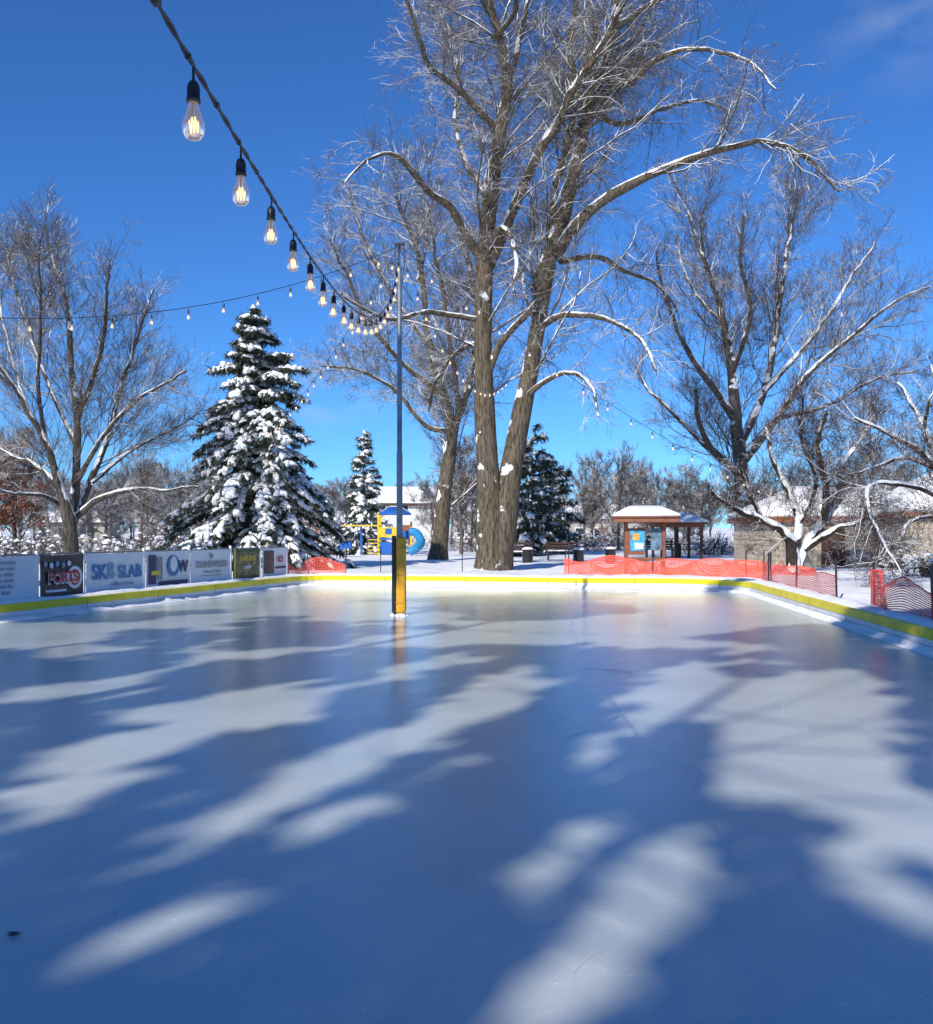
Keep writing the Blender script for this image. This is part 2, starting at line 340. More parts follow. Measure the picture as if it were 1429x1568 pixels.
hero=[
 ([(754,885,31),(753,850,25),(752,800,22),(745,700,17),(738,600,15),(740,500,13.5),(742,400,13),(748,300,12),(762,200,10),(772,130,8),(757,60,6),(732,-20,5),(705,-100,3)],0),
 ([(760,885,28),(764,845,23),(771,800,20),(785,700,17),(800,620,14),(820,520,12),(835,430,13),(850,385,12.5),(870,320,11),(886,250,10),(905,170,9),(925,110,8),(945,30,6.5),(962,-60,5),(985,-150,3)],0),
 ([(852,392,10),(880,345,9),(930,300,8),(1000,262,6.5),(1060,238,5.6),(1120,220,4.6),(1170,209,3.8),(1212,217,3),(1250,240,2.1),(1285,275,1.4)],-4),
 ([(744,420,8),(765,370,8),(790,310,7.5),(822,235,7),(850,188,6.5),(872,140,6),(905,95,5.5),(940,45,4.8),(965,-10,3.8),(990,-70,3)],-2),
 ([(838,420,7),(846,340,6.5),(850,280,6),(872,220,5.5),(885,150,5),(880,80,4.4),(893,10,3.6),(900,-70,3)],3),
 ([(741,405,7),(715,360,6.4),(690,318,6),(655,292,5.2),(628,258,4.4),(600,233,3),(565,238,2.2),(530,268,1.4)],-4),
 ([(764,198,6),(735,172,5.4),(708,142,4.6),(680,118,4.2),(655,95,3.8),(642,60,3),(622,10,2.6),(600,-50,2)],-3),
 ([(772,135,5.6),(790,85,5),(800,30,4.2),(812,-40,3.4),(825,-100,2.5)],3),
 ([(738,490,5),(690,482,4.4),(650,478,4),(600,487,3),(560,470,2.2),(520,440,1.4)],-3),
 ([(924,112,5.4),(960,130,4.6),(1005,92,4),(1060,76,3.4),(1120,90,2.6),(1160,112,2),(1192,155,1.3)],-4),
 ([(904,172,5),(955,190,4.4),(1010,168,3.6),(1070,150,2.7),(1110,165,1.6)],5),
 ([(944,42,5),(990,10,4.4),(1040,-20,3.6),(1110,-50,2.8),(1150,-60,2)],2),
 ([(858,400,5),(915,394,4.4),(960,418,3.6),(1010,440,2.6),(1045,485,1.6)],4),
 ([(822,505,5.5),(865,480,4.8),(930,490,4),(980,520,3),(1000,560,2)],-4),
 ([(798,615,5),(832,585,4.2),(870,570,3.6),(902,592,2.7),(912,640,1.6)],-3),
 ([(742,590,6),(765,530,5.4),(800,490,5),(826,465,4)],-.5),
 ([(745,300,5),(715,250,4.4),(700,190,3.8),(705,120,3.2),(690,50,2.4),(670,0,1.6)],5),
 ([(732,-20,4),(690,-40,3),(650,-30,2)],0),
 ([(757,60,4.4),(790,10,3.6),(770,-60,3)],-3),
 ([(739,520,4),(700,540,3.4),(668,580,2.6),(650,630,1.6)],3),
 ([(742,380,4.4),(770,350,4),(790,400,3),(785,460,1.8)],-3),
]
P,R=limbset(hero,35)
lv=[dict(k=K_(230,8,.28,1,.75,(.16,.38),.011,.05,.16,lmax=4.8,lmin=1.0,rmin=.014),s=6,m=1,keep=True),
    dict(k=K_(2600,6,.12,1,.8,(.25,.55),.0085,.02,.22,lmax=2.6,lmin=.6,rmin=.008),s=4,m=1),
    dict(k=K_(15000,4,.1,1,.75,(.35,.7),.006,-.01,.24,lmax=1.3,lmin=.4,rmin=.0052),s=3,m=2),
    dict(k=K_(34000,2,.1,1,.7,(.35,.7),.006,-.03,.22,lmax=.6,lmin=.2,rmin=.0045,tip=.6),s=3,m=2)]
finish_tree('cottonwood_tree',P,R,lv,[M_bark,M_limb,M_twig],tuple(W(755,870,35)))
t2=[([(670,865,17),(674,820,13),(681,740,11),(690,660,8.5),(672,600,6),(650,520,5),(640,430,4),(622,360,3),(600,310,2)],0),
 ([(690,660,6.5),(712,610,6),(728,520,5),(720,430,4),(700,350,2.6)],3),
 ([(672,600,4.4),(620,560,3.6),(570,500,3),(530,420,2.1),(505,370,1.4)],-3),
 ([(650,520,4),(600,450,3.2),(560,380,2.4),(545,330,1.5)],2),
 ([(690,660,4.4),(650,650,3.6),(600,590,2.8),(540,560,2),(490,555,1.4)],-2),
 ([(684,720,5),(700,640,4.4),(694,560,3.6),(680,450,2.7),(668,360,1.8)],-4),
 ([(640,430,3.6),(655,370,2.8),(660,310,2)],3)]
P,R=limbset(t2,47)
lv2=[dict(k=K_(120,6,.15,1,.75,(.2,.42),.010,.06,.15,lmax=5,lmin=1.5,rmin=.015),s=5,m=1,keep=True),
    dict(k=K_(1300,5,.12,1,.75,(.25,.5),.008,.05,.2,lmax=2.8,lmin=.8,rmin=.009),s=3,m=1),
    dict(k=K_(10000,4,.1,1,.7,(.35,.7),.007,.02,.2,lmax=1.3,lmin=.45,rmin=.006),s=3,m=2),
    dict(k=K_(13000,2,.1,1,.7,(.35,.7),.007,.0,.2,lmax=.7,lmin=.25,rmin=.006,tip=.6),s=3,m=2)]
finish_tree('cottonwood_tree',P,R,lv2,[M_bark,M_limb,M_twig],tuple(W(671,857,47)))
t3=[([(1140,855,17),(1140,800,13),(1136,720,11),(1130,650,9.5),(1122,570,7),(1108,490,5.5),(1095,430,4),(1075,370,2.8),(1060,320,1.7)],0),
 ([(1130,650,7),(1098,600,5.6),(1060,548,4),(1035,500,3),(1010,440,2.2),(1000,400,1.5)],-4),
 ([(1134,680,7),(1170,600,6),(1188,520,4.6),(1200,440,3.8),(1215,370,2.7),(1225,310,1.6)],3),
 ([(1136,710,7),(1190,640,5.6),(1240,570,4.4),(1310,510,3.1),(1370,460,2.2),(1420,440,1.4)],-3),
 ([(1170,600,4.4),(1240,520,3.6),(1290,440,2.7),(1330,370,1.7)],4),
 ([(1122,570,4.4),(1150,480,3.6),(1140,400,2.7),(1150,320,1.7)],-3),
 ([(1136,730,6),(1090,690,4.4),(1040,640,3.4),(1000,600,2.4),(985,560,1.4)],4),
 ([(1120,715,5),(1085,680,4.4),(1070,640,3.4),(1060,600,2.4)],-5),
 ([(1190,640,4.4),(1270,620,3.4),(1340,580,2.5),(1400,570,1.6)],5),
 ([(1108,490,3.6),(1080,470,2.8),(1045,420,2),(1030,370,1.4)],3)]
P,R=limbset(t3,54)
lv3=[dict(k=K_(160,6,.15,1,.7,(.2,.42),.009,.07,.14,lmax=5.5,lmin=1.5,rmin=.016),s=5,m=0,keep=True),
    dict(k=K_(1900,5,.12,1,.65,(.25,.5),.0075,.06,.18,lmax=3,lmin=.9,rmin=.009),s=3,m=1),
    dict(k=K_(13000,4,.1,1,.6,(.35,.7),.007,.04,.2,lmax=1.5,lmin=.5,rmin=.0068),s=3,m=1),
    dict(k=K_(17000,2,.1,1,.6,(.35,.7),.007,.03,.2,lmax=.8,lmin=.3,rmin=.0065,tip=.6),s=3,m=1)]
finish_tree('oak_tree',P,R,lv3,[M_bark2,M_twig2],tuple(W(1140,845,54)))
t4=[([(111,880,14),(110,840,11),(106,800,10),(90,745,6),(72,690,5),(48,640,4.5),(20,590,3.4),(-10,540,2.2)],-2),
 ([(109,800,8),(117,740,6.4),(119,650,5.4),(112,560,4.2),(108,480,3.2),(95,420,2.2),(85,370,1.2)],0),
 ([(112,800,6.6),(140,735,5.2),(165,670,4.2),(180,600,3.4),(205,530,2.4),(230,460,1.5)],2),
 ([(112,795,6),(150,765,4.6),(200,750,3.8),(250,748,2.6),(305,735,1.4)],-2),
 ([(117,740,4.4),(160,660,3.4),(220,600,2.5),(280,560,1.5)],-3),
 ([(117,680,4.4),(80,600,3.4),(50,520,2.7),(30,440,1.7),(20,390,1.2)],3),
 ([(119,640,4),(150,560,3.4),(165,480,2.5),(170,410,1.4)],-3),
 ([(90,740,4.4),(50,710,3.4),(0,690,2.5),(-50,640,1.7)],3),
 ([(105,780,4.4),(70,760,3.4),(20,750,2.2),(-30,720,1.4)],-3),
 ([(140,740,3.6),(200,690,3),(260,660,2.1),(310,630,1.2)],3),
 ([(72,690,3.6),(60,600,3),(65,500,2.3),(60,420,1.4),(55,370,1)],-3),
 ([(48,640,3),(20,560,2.4),(-5,470,1.8),(-15,400,1)],2)]
P,R=limbset(t4,31)
lv4=[dict(k=K_(140,6,.15,1,.65,(.2,.42),.009,.08,.13,lmax=3.0,lmin=.9,rmin=.009),s=5,m=0,keep=True),
    dict(k=K_(1800,5,.12,1,.65,(.28,.5),.007,.06,.16,lmax=1.7,lmin=.5,rmin=.0058),s=3,m=1),
    dict(k=K_(11000,3,.1,1,.6,(.35,.65),.006,.05,.17,lmax=.9,lmin=.3,rmin=.0042),s=3,m=1),
    dict(k=K_(15000,2,.2,1,.5,(.4,.7),.006,.05,.15,lmax=.5,lmin=.18,rmin=.0038,tip=.6),s=3,m=1)]
finish_tree('maple_tree',P,R,lv4,[M_bark2,M_twig2],tuple(W(110,855,31)))
# crab apples right
t5=[([(1215,885,13),(1213,850,10),(1205,822,8),(1170,800,6),(1130,785,5),(1098,766,3.4),(1090,758,2)],-1.5),
 ([(1216,880,10),(1232,840,8),(1262,800,7),(1295,760,5.5),(1320,730,4),(1340,690,2.4)],1),
 ([(1214,850,8),(1225,800,6),(1210,750,5),(1190,700,4),(1180,650,2.4)],0),
 ([(1262,800,6),(1265,740,5),(1255,680,4),(1270,620,2.4)],-2),
 ([(1232,840,6),(1280,810,5),(1315,800,3.5),(1325,770,2)],-2),
 ([(1170,800,4),(1150,760,3.4),(1130,720,2.4)],-1),
 ([(1265,740,4),(1310,680,3.4),(1340,620,2)],1),
 ([(1225,800,4),(1250,740,3.4),(1230,670,2.4),(1235,610,1.6)],-2)]
P,R=limbset(t5,33)
lv5=[dict(k=K_(110,6,.25,1,.85,(.25,.5),.010,.08,.25,lmax=2.4,lmin=.8,rmin=.010),s=5,m=0,keep=True),
    dict(k=K_(1400,5,.1,1,.85,(.3,.55),.008,.07,.28,lmax=1.4,lmin=.4,rmin=.0068),s=4,m=1),
    dict(k=K_(12000,3,.1,1,.8,(.3,.65),.008,.06,.28,lmax=.7,lmin=.22,rmin=.0052),s=3,m=1)]
finish_tree('crabapple_tree',P,R,lv5,[M_crab,M_crabt],tuple(W(1215,870,33)))
t6=[([(1500,905,14),(1490,850,12),(1470,780,10),(1440,720,7),(1400,680,4.6),(1350,655,3.4),(1310,640,2)],-1),
 ([(1470,780,7),(1420,750,5),(1370,740,4),(1330,745,3),(1335,790,2.4),(1355,830,1.8),(1385,875,1.1)],-2),
 ([(1460,760,6),(1430,690,4.6),(1400,630,3.4),(1370,590,2)],1),
 ([(1440,720,5),(1390,700,3.8),(1350,710,2.8),(1310,720,1.8)],2),
 ([(1480,810,5),(1430,790,3.4),(1390,800,2.6),(1370,830,1.6)],-2),
 ([(1470,780,7),(1480,680,5),(1460,600,3.6),(1440,550,2)],1),
 ([(1440,720,4),(1415,660,3),(1425,600,1.8)],-1)]
P,R=limbset(t6,25)
lv6=[dict(k=K_(80,6,.12,1,.9,(.25,.5),.009,.05,.25,lmax=1.8,lmin=.6,rmin=.008),s=5,m=0,keep=True),
    dict(k=K_(1100,5,.1,1,.9,(.3,.55),.007,.04,.3,lmax=1.0,lmin=.3,rmin=.0055),s=4,m=1),
    dict(k=K_(8000,3,.1,1,.8,(.3,.65),.007,.03,.3,lmax=.5,lmin=.16,rmin=.004),s=3,m=1)]
finish_tree('crabapple_tree',P,R,lv6,[M_crab,M_crabt],tuple(W(1500,895,25)))
def generic(name,H,spread,seed,mats,n=(16,120,1000,3200),rmin=.02):
    global rng
    sv=rng; rng=np.random.default_rng(seed)
    k=14; z=np.linspace(-.3,H*.8,k); P=np.stack([np.cumsum(rng.normal(size=k)*.06),np.cumsum(rng.normal(size=k)*.06),z],-1)[None]
    R=(H*.016*np.linspace(1,.15,k))[None]
    A=Acc(); V,q=tubes(P,R,7); A.add(V,q,0)
    C,Rc=spawn(P,R,n[0],7,.22,.9,.8*spread,(.4,.65),.016,.12,.1,lmin=H*.2,rmin=rmin*1.6); V,q=tubes(C,Rc,5); A.add(V,q,0)
    C=np.concatenate([C,P[:,np.linspace(5,13,8).astype(int)]]);Rc=np.concatenate([Rc,R[:,np.linspace(5,13,8).astype(int)]])
    for nn,sg,ll in zip(n[1:],(6,4,3),(.45,.5,.6)):
        C,Rc=spawn(C,Rc,nn,sg,.15,1,.7,(ll*.6,ll*1.1),.010,.07,.16,lmin=H*.035,rmin=rmin); V,q=tubes(C,Rc,3); A.add(V,q,1)
        rmin*=.8
    rng=sv
    return A.mesh(name,mats)
g1=generic('bare_tree_mesh_a',9,1.0,3,[M_far,M_far],rmin=.017); g2=generic('bare_tree_mesh_b',10,.8,5,[M_far,M_far],rmin=.017); g3=generic('bare_tree_mesh_c',8,1.2,9,[M_far,M_far],rmin=.017)
for (px,d,s,g) in [(946,72,1.0,g1),(705,60,.85,g2),(722,64,.8,g3),(1075,66,.75,g3),(215,52,.75,g1),(260,60,.8,g3),(905,90,1,g2),(1010,80,.9,g3),(20,60,.9,g2),(160,66,.8,g3),(310,64,.7,g1)]:
    o=obj('ash_tree',g,None,((px-CX)/F*d,d,.25)); o.scale=(s,s,s); o.rotation_euler=(0,0,random.random()*6)
dt=group('distant_trees',(0,110,0)); k=0
for row,(d0,cnt,s0) in enumerate([(84,34,.72),(105,44,.92),(135,50,1.1)]):
    for i in range(cnt):
        x=(-.62+1.24*(i+random.random())/cnt)*d0; d=d0+random.uniform(-8,8)
        o=obj('bare_tree_%d'%k,random.choice([g1,g2,g3]),dt,(x,d,.3+max(0,d-75)*.006)); k+=1
        s=s0*random.uniform(.7,1.15); o.scale=(s*1.1,s*1.1,s); o.rotation_euler=(0,0,random.random()*6.28)
# ------------------------------------------------------------------ spruces
bm=bmesh.new(); bmesh.ops.create_icosphere(bm,subdivisions=2,radius=1); ICO_V=np.array([v.co[:] for v in bm.verts]); ICO_F=np.array([[v.index for v in f.verts] for f in bm.faces]); bm.free()
bm=bmesh.new(); bmesh.ops.create_icosphere(bm,subdivisions=1,radius=1); IC1_V=np.array([v.co[:] for v in bm.verts]); IC1_F=np.array([[v.index for v in f.verts] for f in bm.faces]); bm.free()
def pads(C,X,Y,Z,lo=False):
    iv,iF=(IC1_V,IC1_F) if lo else (ICO_V,ICO_F)
    B=len(C); n=len(iv)
    ph=rng.uniform(0,6.28,(B,1,3)); fr=rng.uniform(1.5,3.2,(B,1,3))
    wob=1+.18*np.sin(iv[None]*fr*2+ph).sum(-1,keepdims=True)+rng.normal(size=(B,n,1))*.06
    L=iv[None]*wob
    zz=np.where(L[...,2:3]<0,L[...,2:3]*.45,L[...,2:3])
    zz=zz-.75*(L[...,0:1]**2)-.45*(L[...,1:2]**2)
    V=C[:,None]+L[...,0:1]*X[:,None]+L[...,1:2]*Y[:,None]+zz*Z[:,None]
    Fc=(iF[None]+np.arange(B)[:,None,None]*n).reshape(-1,3)
    return V.reshape(-1,3),Fc
def spruce(name,H,prof,dz=.24,nb=9,ksize=1.0,seed=1,snow=.8,lo=False,ndl=10,padk=1.0,droop=.62):
    global rng
    sv=rng; rng=np.random.default_rng(seed)
    A=Acc()
    P=np.stack([np.zeros(8),np.zeros(8),np.linspace(-.3,H,8)],-1)[None]; V,q=tubes(P,(H*.02*np.linspace(1,.1,8))[None],8); A.add(V,q,0)
    cs=[];X=[];Y=[];Z=[];tri=[]; bP=[];bR=[]
    z=H*.05
    lob=rng.uniform(0,6.28,6)
    while z<H*.985:
        u=z/H
        for _ in range(max(4,int(nb*(1-.5*u)))):
            az=rng.uniform(0,2*np.pi)
            irr=1+.13*math.sin(2*az+lob[0]+5*u)+.10*math.sin(3*az+lob[1]-9*u)+.08*math.sin(17*u+lob[2]+az)
            L=prof(u)*irr*rng.uniform(.5,1.12)+.12
            o=np.array([math.cos(az),math.sin(az),0]); sd=np.array([-o[1],o[0],0])
            rise=.15+.6*u**2; sag=droop-.42*u+rng.uniform(-.15,.15)
            s=np.linspace(0,1,7)[:,None]; z0=z+rng.uniform(-1.6,1.6)*dz
            pts=o*L*s+np.array([0,0,1])*(z0+rise*L*s-sag*L*s**2)
            bP.append(pts); bR.append(np.linspace(.03,.008,7)*ksize)
            m=int(L/(.17*ksize))+3
            for sv_ in rng.uniform(.25,1.0,m):
                c=o*L*sv_+np.array([0,0,z0+rise*L*sv_-sag*L*sv_**2])
                for sg in (-1,1):
                    sl_=(.26*L*(1.1-sv_)+.2*ksize)*rng.uniform(.6,1.1)
                    dr=nrm(o*.8+sd*sg*rng.uniform(.4,1.1)+np.array([0,0,-.6+.5*u]))
                    tt=rng.uniform(0,1,ndl)[:,None]
                    b0=c+dr*sl_*tt+rng.normal(size=(ndl,3))*.03*ksize
                    dn=nrm(dr*.5+rng.normal(size=(ndl,3))*.5+np.array([0,0,-.55]))
                    wv=nrm(np.cross(dn,rng.normal(size=(ndl,3))))*.03*ksize
                    tri.append(np.stack([b0-wv,b0+wv,b0+dn*.22*ksize*rng.uniform(.7,1.5,(ndl,1))],1))
                    if rng.random()<snow*.5:
                        cs.append(c+dr*sl_*.55+np.array([0,0,.03])); l_=(sl_*.5+.04)*padk
                        y_=nrm(np.cross([0,0,1],dr)); X.append(dr*l_); Y.append(y_*rng.uniform(.06,.12)*ksize*padk); Z.append(nrm(np.cross(dr,y_))*rng.uniform(.05,.09)*ksize)
            for s_ in np.arange(.35,1.04,max(.12,.27*ksize/L)):
                if rng.random()<snow:
                    c=o*L*s_+sd*rng.normal()*.06+np.array([0,0,z0+rise*L*s_-sag*L*s_**2+.04*ksize])
                    t_=nrm(o+np.array([0,0,rise-2*sag*s_])); k2=rng.uniform(.5,1.4)*padk
                    cs.append(c); X.append(t_*rng.uniform(.14,.26)*ksize*k2); Y.append(sd*rng.uniform(.10,.2)*ksize*k2)
                    Z.append(np.cross(t_,sd)*rng.uniform(.07,.13)*ksize)
        z+=dz
    V,q=tubes(np.array(bP),np.array(bR),4); A.add(V,q,0)
    T=np.concatenate(tri); A.add(T.reshape(-1,3),np.arange(len(T)*3).reshape(-1,3),1)
    Z=np.array(Z); Z=np.where(Z[:,2:3]<0,-Z,Z)
    V,Fc=pads(np.array(cs),np.array(X),np.array(Y),Z,lo); A.add(V,Fc,2)
    rng=sv
    return A.mesh(name,[M_bark2,M_needle,M_snowpad])
pu=[0,.1,.25,.45,.62,.78,.9,.97,1]; pr=[3.0,3.15,2.95,2.45,2.0,1.5,.75,.3,.05]
bs=W(392,855,35); bs[2]=.2
obj('spruce_tree',spruce('spruce_tree',9.4,lambda u:float(np.interp(u,pu,pr)),seed=4,nb=11,dz=.26,ndl=12,snow=.85,padk=1.0,droop=.82),None,bs)
sm=spruce('spruce_small',7.4,lambda u:1.8*(1-u)**.8,dz=.32,nb=8,ksize=1.2,seed=8,lo=True,ndl=7)
bs=W(557,835,60); bs[2]=.3; obj('spruce_tree',sm,None,bs)
pm=spruce('pine_mid',7.2,lambda u:2.3*(1-u)**.45,dz=.42,nb=8,ksize=1.6,seed=18,lo=True,ndl=7,snow=.55,padk=.75)
for px,d,s in [(815,56,.95),(850,62,.8),(1180,60,.5),(985,95,.6)]:
    o=obj('pine_tree',pm,None,((px-CX)/F*d,d,.25)); o.scale=(s,s,s); o.rotation_euler=(0,0,px)
# ------------------------------------------------------------------ tall unseen pines behind the photographer (crowns shaped to shade the ice in patches)
GAP=[((745,1640),(990,1395),62),((960,1400),(1015,1365),64),((775,1375),(880,1300),34),((870,1190),(900,1165),32),((965,1095),(1070,1060),46),
 ((1130,1190),(1350,1230),60),((1120,1110),(1330,1100),60),((1300,1250),(1480,1320),56),((1275,1345),(1480,1480),34),((1200,1050),(1300,1080),30),
 ((190,1330),(420,1210),26),((420,1210),(640,1120),30),((640,1110),(800,1040),30),((380,1305),(560,1240),22),((630,1195),(700,1175),16),
 ((150,1130),(470,1075),32),((0,1200),(170,1170),38),((-60,1270),(40,1230),36),((0,1530),(280,1410),26),((-50,1080),(230,1045),14),
 ((260,1010),(500,990),12),((850,990),(950,965),16),((1120,1010),(1190,990),12),((560,1045),(700,1010),13),((20,1010),(200,985),8)]
def lit(x,y):
    u=CX+F*x/y; v=HY+F*EYE/y
    if y>13.2:
        nz=mnoise.noise((x*.2+.06*y,y*.30,2.0))+.45*mnoise.noise((x*.5,y*.8,7.0))
        return nz>-.04-.010*(y-13)
    for (a,b,r) in GAP:
        a=np.array(a,float);b=np.array(b,float);p=np.array([u,v]);ab=b-a
        t=np.clip(((p-a)@ab)/(ab@ab),0,1)
        if np.linalg.norm(p-a-ab*t)<r*1.12: return True
    return False
sx,sy,sz=toSun
cl=[]; y=1.4
while y<27:
    stp=min(.34,max(.12,.034*y))
    for x in np.arange(-11.5,8.5,stp):
        gx=x+rng.uniform(-.5,.5)*stp; gy=y+rng.uniform(-.5,.5)*stp
        if abs(gx)>gy*.56+1.4: continue
        if lit(gx,gy): continue
        z=rng.uniform(12,17); cl.append([gx+sx*z/sz,gy+sy*z/sz,z,stp])
    y+=stp
cl=np.array(cl)
trunks=np.array([[-19.,-17.],[-14.,-20.],[-17.,-7.],[-9.,-12.],[-20.,-1.],[-10.5,-3.]])
own=np.linalg.norm(cl[:,None,:2]-trunks[None],axis=-1).argmin(1)
for i,t in enumerate(trunks):
    A=Acc(); c4=cl[own==i]; c=c4[:,:3]-np.array([t[0],t[1],0]); sp=c4[:,3:4]
    P=np.stack([np.zeros(8),np.zeros(8),np.linspace(0,17,8)],-1)[None]; V,q=tubes(P,(.3*np.linspace(1,.15,8))[None],8); A.add(V,q,0)
    if len(c):
        sub=c[::60]
        s=np.linspace(0,1,5)[None,:,None]; st=np.stack([np.zeros(len(sub)),np.zeros(len(sub)),sub[:,2]-1.5],-1)[:,None]
        LP=st*(1-s)+sub[:,None]*s; LP[:,:,2]-=(s*(1-s))[...,0]*.6
        V,q=tubes(LP,np.tile(np.linspace(.03,.01,5),(len(sub),1)),4); A.add(V,q,0)
        for kk in range(7):
            cc=c+rng.normal(size=c.shape)*.3*sp; a1=nrm(rng.normal(size=c.shape)); a2=nrm(np.cross(a1,rng.normal(size=c.shape)))
            hx=a1*.75*sp; hy=a2*.6*sp
            V=np.stack([cc-hx,cc-hy,cc+hx,cc+hy],1).reshape(-1,3); A.add(V,np.arange(len(V)).reshape(-1,4),1)
    obj('pine_tree',A.mesh('shade_pine',[M_bark2,M_pine],False),None,(t[0],t[1],.2))
# ------------------------------------------------------------------ light pole and string lights
def lathe(profile,n=20):
    a=np.arange(n)*2*np.pi/n; V=[]
    for r,z in profile: V.append(np.stack([r*np.cos(a),r*np.sin(a),np.full(n,z)],-1))
    k=len(profile); V=np.concatenate(V); i=np.arange(n); j=(i+1)%n
    Fq=np.concatenate([np.stack([i+m*n,j+m*n,j+(m+1)*n,i+(m+1)*n],-1) for m in range(k-1)])
    return V,Fq
def box(name,size,loc,mat,parent=None,rz=0,bev=.01,rx=0,ry=0):
    bm=bmesh.new(); bmesh.ops.create_cube(bm,size=1); bmesh.ops.scale(bm,vec=size,verts=bm.verts)
    if bev: bmesh.ops.bevel(bm,geom=bm.edges[:],offset=min(bev,min(size)*.3),segments=2,affect='EDGES',profile=.5)
    me=bpy.data.meshes.new(name); bm.to_mesh(me); bm.free(); me.materials.append(mat)
    o=bpy.data.objects.new(name,me); o.location=Vector(loc); o.rotation_euler=(rx,ry,rz); return link(o,parent)
def lathe_obj(name,profile,mat,parent,loc,n=20):
    V,q=lathe(profile,n); return obj(name,npmesh(name,V,[q],[mat]),parent,loc)
px_,pd=(612-CX)/F*19.1,19.1
pole=group('light_pole',(px_,pd,0))
lathe_obj('steel_shaft',[(.062,0),(.060,3.2),(.058,3.22),(.05,3.24),(.048,6.9),(.05,6.92),(.0,6.93)],M_metal,pole,(px_,pd,0))
lathe_obj('tip_rod',[(.014,6.9),(.014,7.42),(.0,7.43)],M_black,pole,(px_,pd,0),8)
box('tip_bracket',(.20,.05,.06),(px_,pd,7.38),M_black,pole,bev=.012)
A=Acc()
for sx_ in (-.1,.1):
    V,q=tubes(np.array([[[sx_*.9,0,7.37],[sx_*.95,0,7.0],[sx_*.5,0,6.6]]]),np.full((1,3),.008),5); A.add(V,q)
obj('guy_wires',A.mesh('guy_wires',[M_black]),pole,(px_,pd,0))
box('foam_pad',(.20,.20,1.52),(px_+.03,pd-.01,.80),M_pad,pole,bev=.05)
box('pad_back_board',(.075,.19,1.56),(px_-.11,pd+.0,.80),M_black,pole,bev=.01)
M_strap=simple('strap',(.45,.22,.02),.6)
for z in (.25,.8,1.35): box('pad_strap',(.212,.212,.03),(px_+.03,pd-.01,z),M_strap,pole,bev=.052)
A=Acc(); n=14; c=np.array([[px_+rng.normal()*.12,pd+rng.normal()*.1,.015] for _ in range(n)]); s=rng.uniform(.03,.08,(n,1))
V,Fc=pads(c,s*np.array([1,0,0]),s*np.array([0,1,0]),s*np.array([0,0,.7]),True); A.add(V,Fc)
obj('snow_clump',A.mesh('snow_clump',[M_snowpad]),pole)
# bulb
m_gl=bpy.data.materials.new('bulb_glass'); m_gl.use_nodes=True; nt=m_gl.node_tree; nt.nodes.clear()
o_=nt.nodes.new('ShaderNodeOutputMaterial'); tr=nt.nodes.new('ShaderNodeBsdfTransparent'); gl=nt.nodes.new('ShaderNodeBsdfGlossy'); gl.inputs['Roughness'].default_value=.04
tr.inputs['Color'].default_value=(.96,.92,.84,1); lw=nt.nodes.new('ShaderNodeLayerWeight'); lw.inputs['Blend'].default_value=.35
nz=nt.nodes.new('ShaderNodeTexNoise'); nz.inputs['Scale'].default_value=30
mmx=nt.nodes.new('ShaderNodeMath'); mmx.operation='MULTIPLY_ADD'; mmx.inputs[1].default_value=.2; nt.links.new(nz.outputs['Fac'],mmx.inputs[0]); nt.links.new(lw.outputs['Fresnel'],mmx.inputs[2])
ms=nt.nodes.new('ShaderNodeMixShader'); nt.links.new(mmx.outputs[0],ms.inputs['Fac']); nt.links.new(tr.outputs[0],ms.inputs[1]); nt.links.new(gl.outputs[0],ms.inputs[2])
em=nt.nodes.new('ShaderNodeEmission'); em.inputs['Color'].default_value=(1,.74,.46,1); em.inputs['Strength'].default_value=.17
ads=nt.nodes.new('ShaderNodeAddShader'); nt.links.new(ms.outputs[0],ads.inputs[0]); nt.links.new(em.outputs[0],ads.inputs[1]); nt.links.new(ads.outputs[0],o_.inputs['Surface'])
m_fil=bpy.data.materials.new('glowing_filament'); m_fil.use_nodes=True; bb_=m_fil.node_tree.nodes['Principled BSDF']; bb_.inputs['Base Color'].default_value=(.3,.15,.05,1); bb_.inputs['Emission Color'].default_value=(1,.55,.14,1); bb_.inputs['Emission Strength'].default_value=4.5
A=Acc()
V,q=lathe([(.004,.0),(.004,-.045),(.012,-.05),(.017,-.06),(.019,-.07),(.0185,-.10),(.021,-.102),(.021,-.108),(.017,-.112)],16); A.add(V,q,0)
V,q=lathe([(.014,-.108),(.016,-.125),(.024,-.15),(.031,-.172),(.0325,-.187),(.030,-.202),(.022,-.214),(.010,-.220),(.0005,-.2215)],20); A.add(V,q,1)
V,q=lathe([(.006,-.11),(.0045,-.135),(.003,-.15)],8); A.add(V,q,3)
zz=[(-.017,-.150),(-.011,-.198),(-.005,-.152),(0,-.198),(.005,-.152),(.011,-.198),(.017,-.150)]
for i in range(6):
    (x0,z0),(x1,z1)=zz[i],zz[i+1]
    V,q=tubes(np.array([[[x0,.004*(i%2),z0],[(x0+x1)/2,.003,(z0+z1)/2],[x1,.004*((i+1)%2),z1]]]),np.full((1,3),.0014),5); A.add(V,q,2)
bulb_me=A.mesh('bulb',[M_black,m_gl,m_fil,M_glasswin])
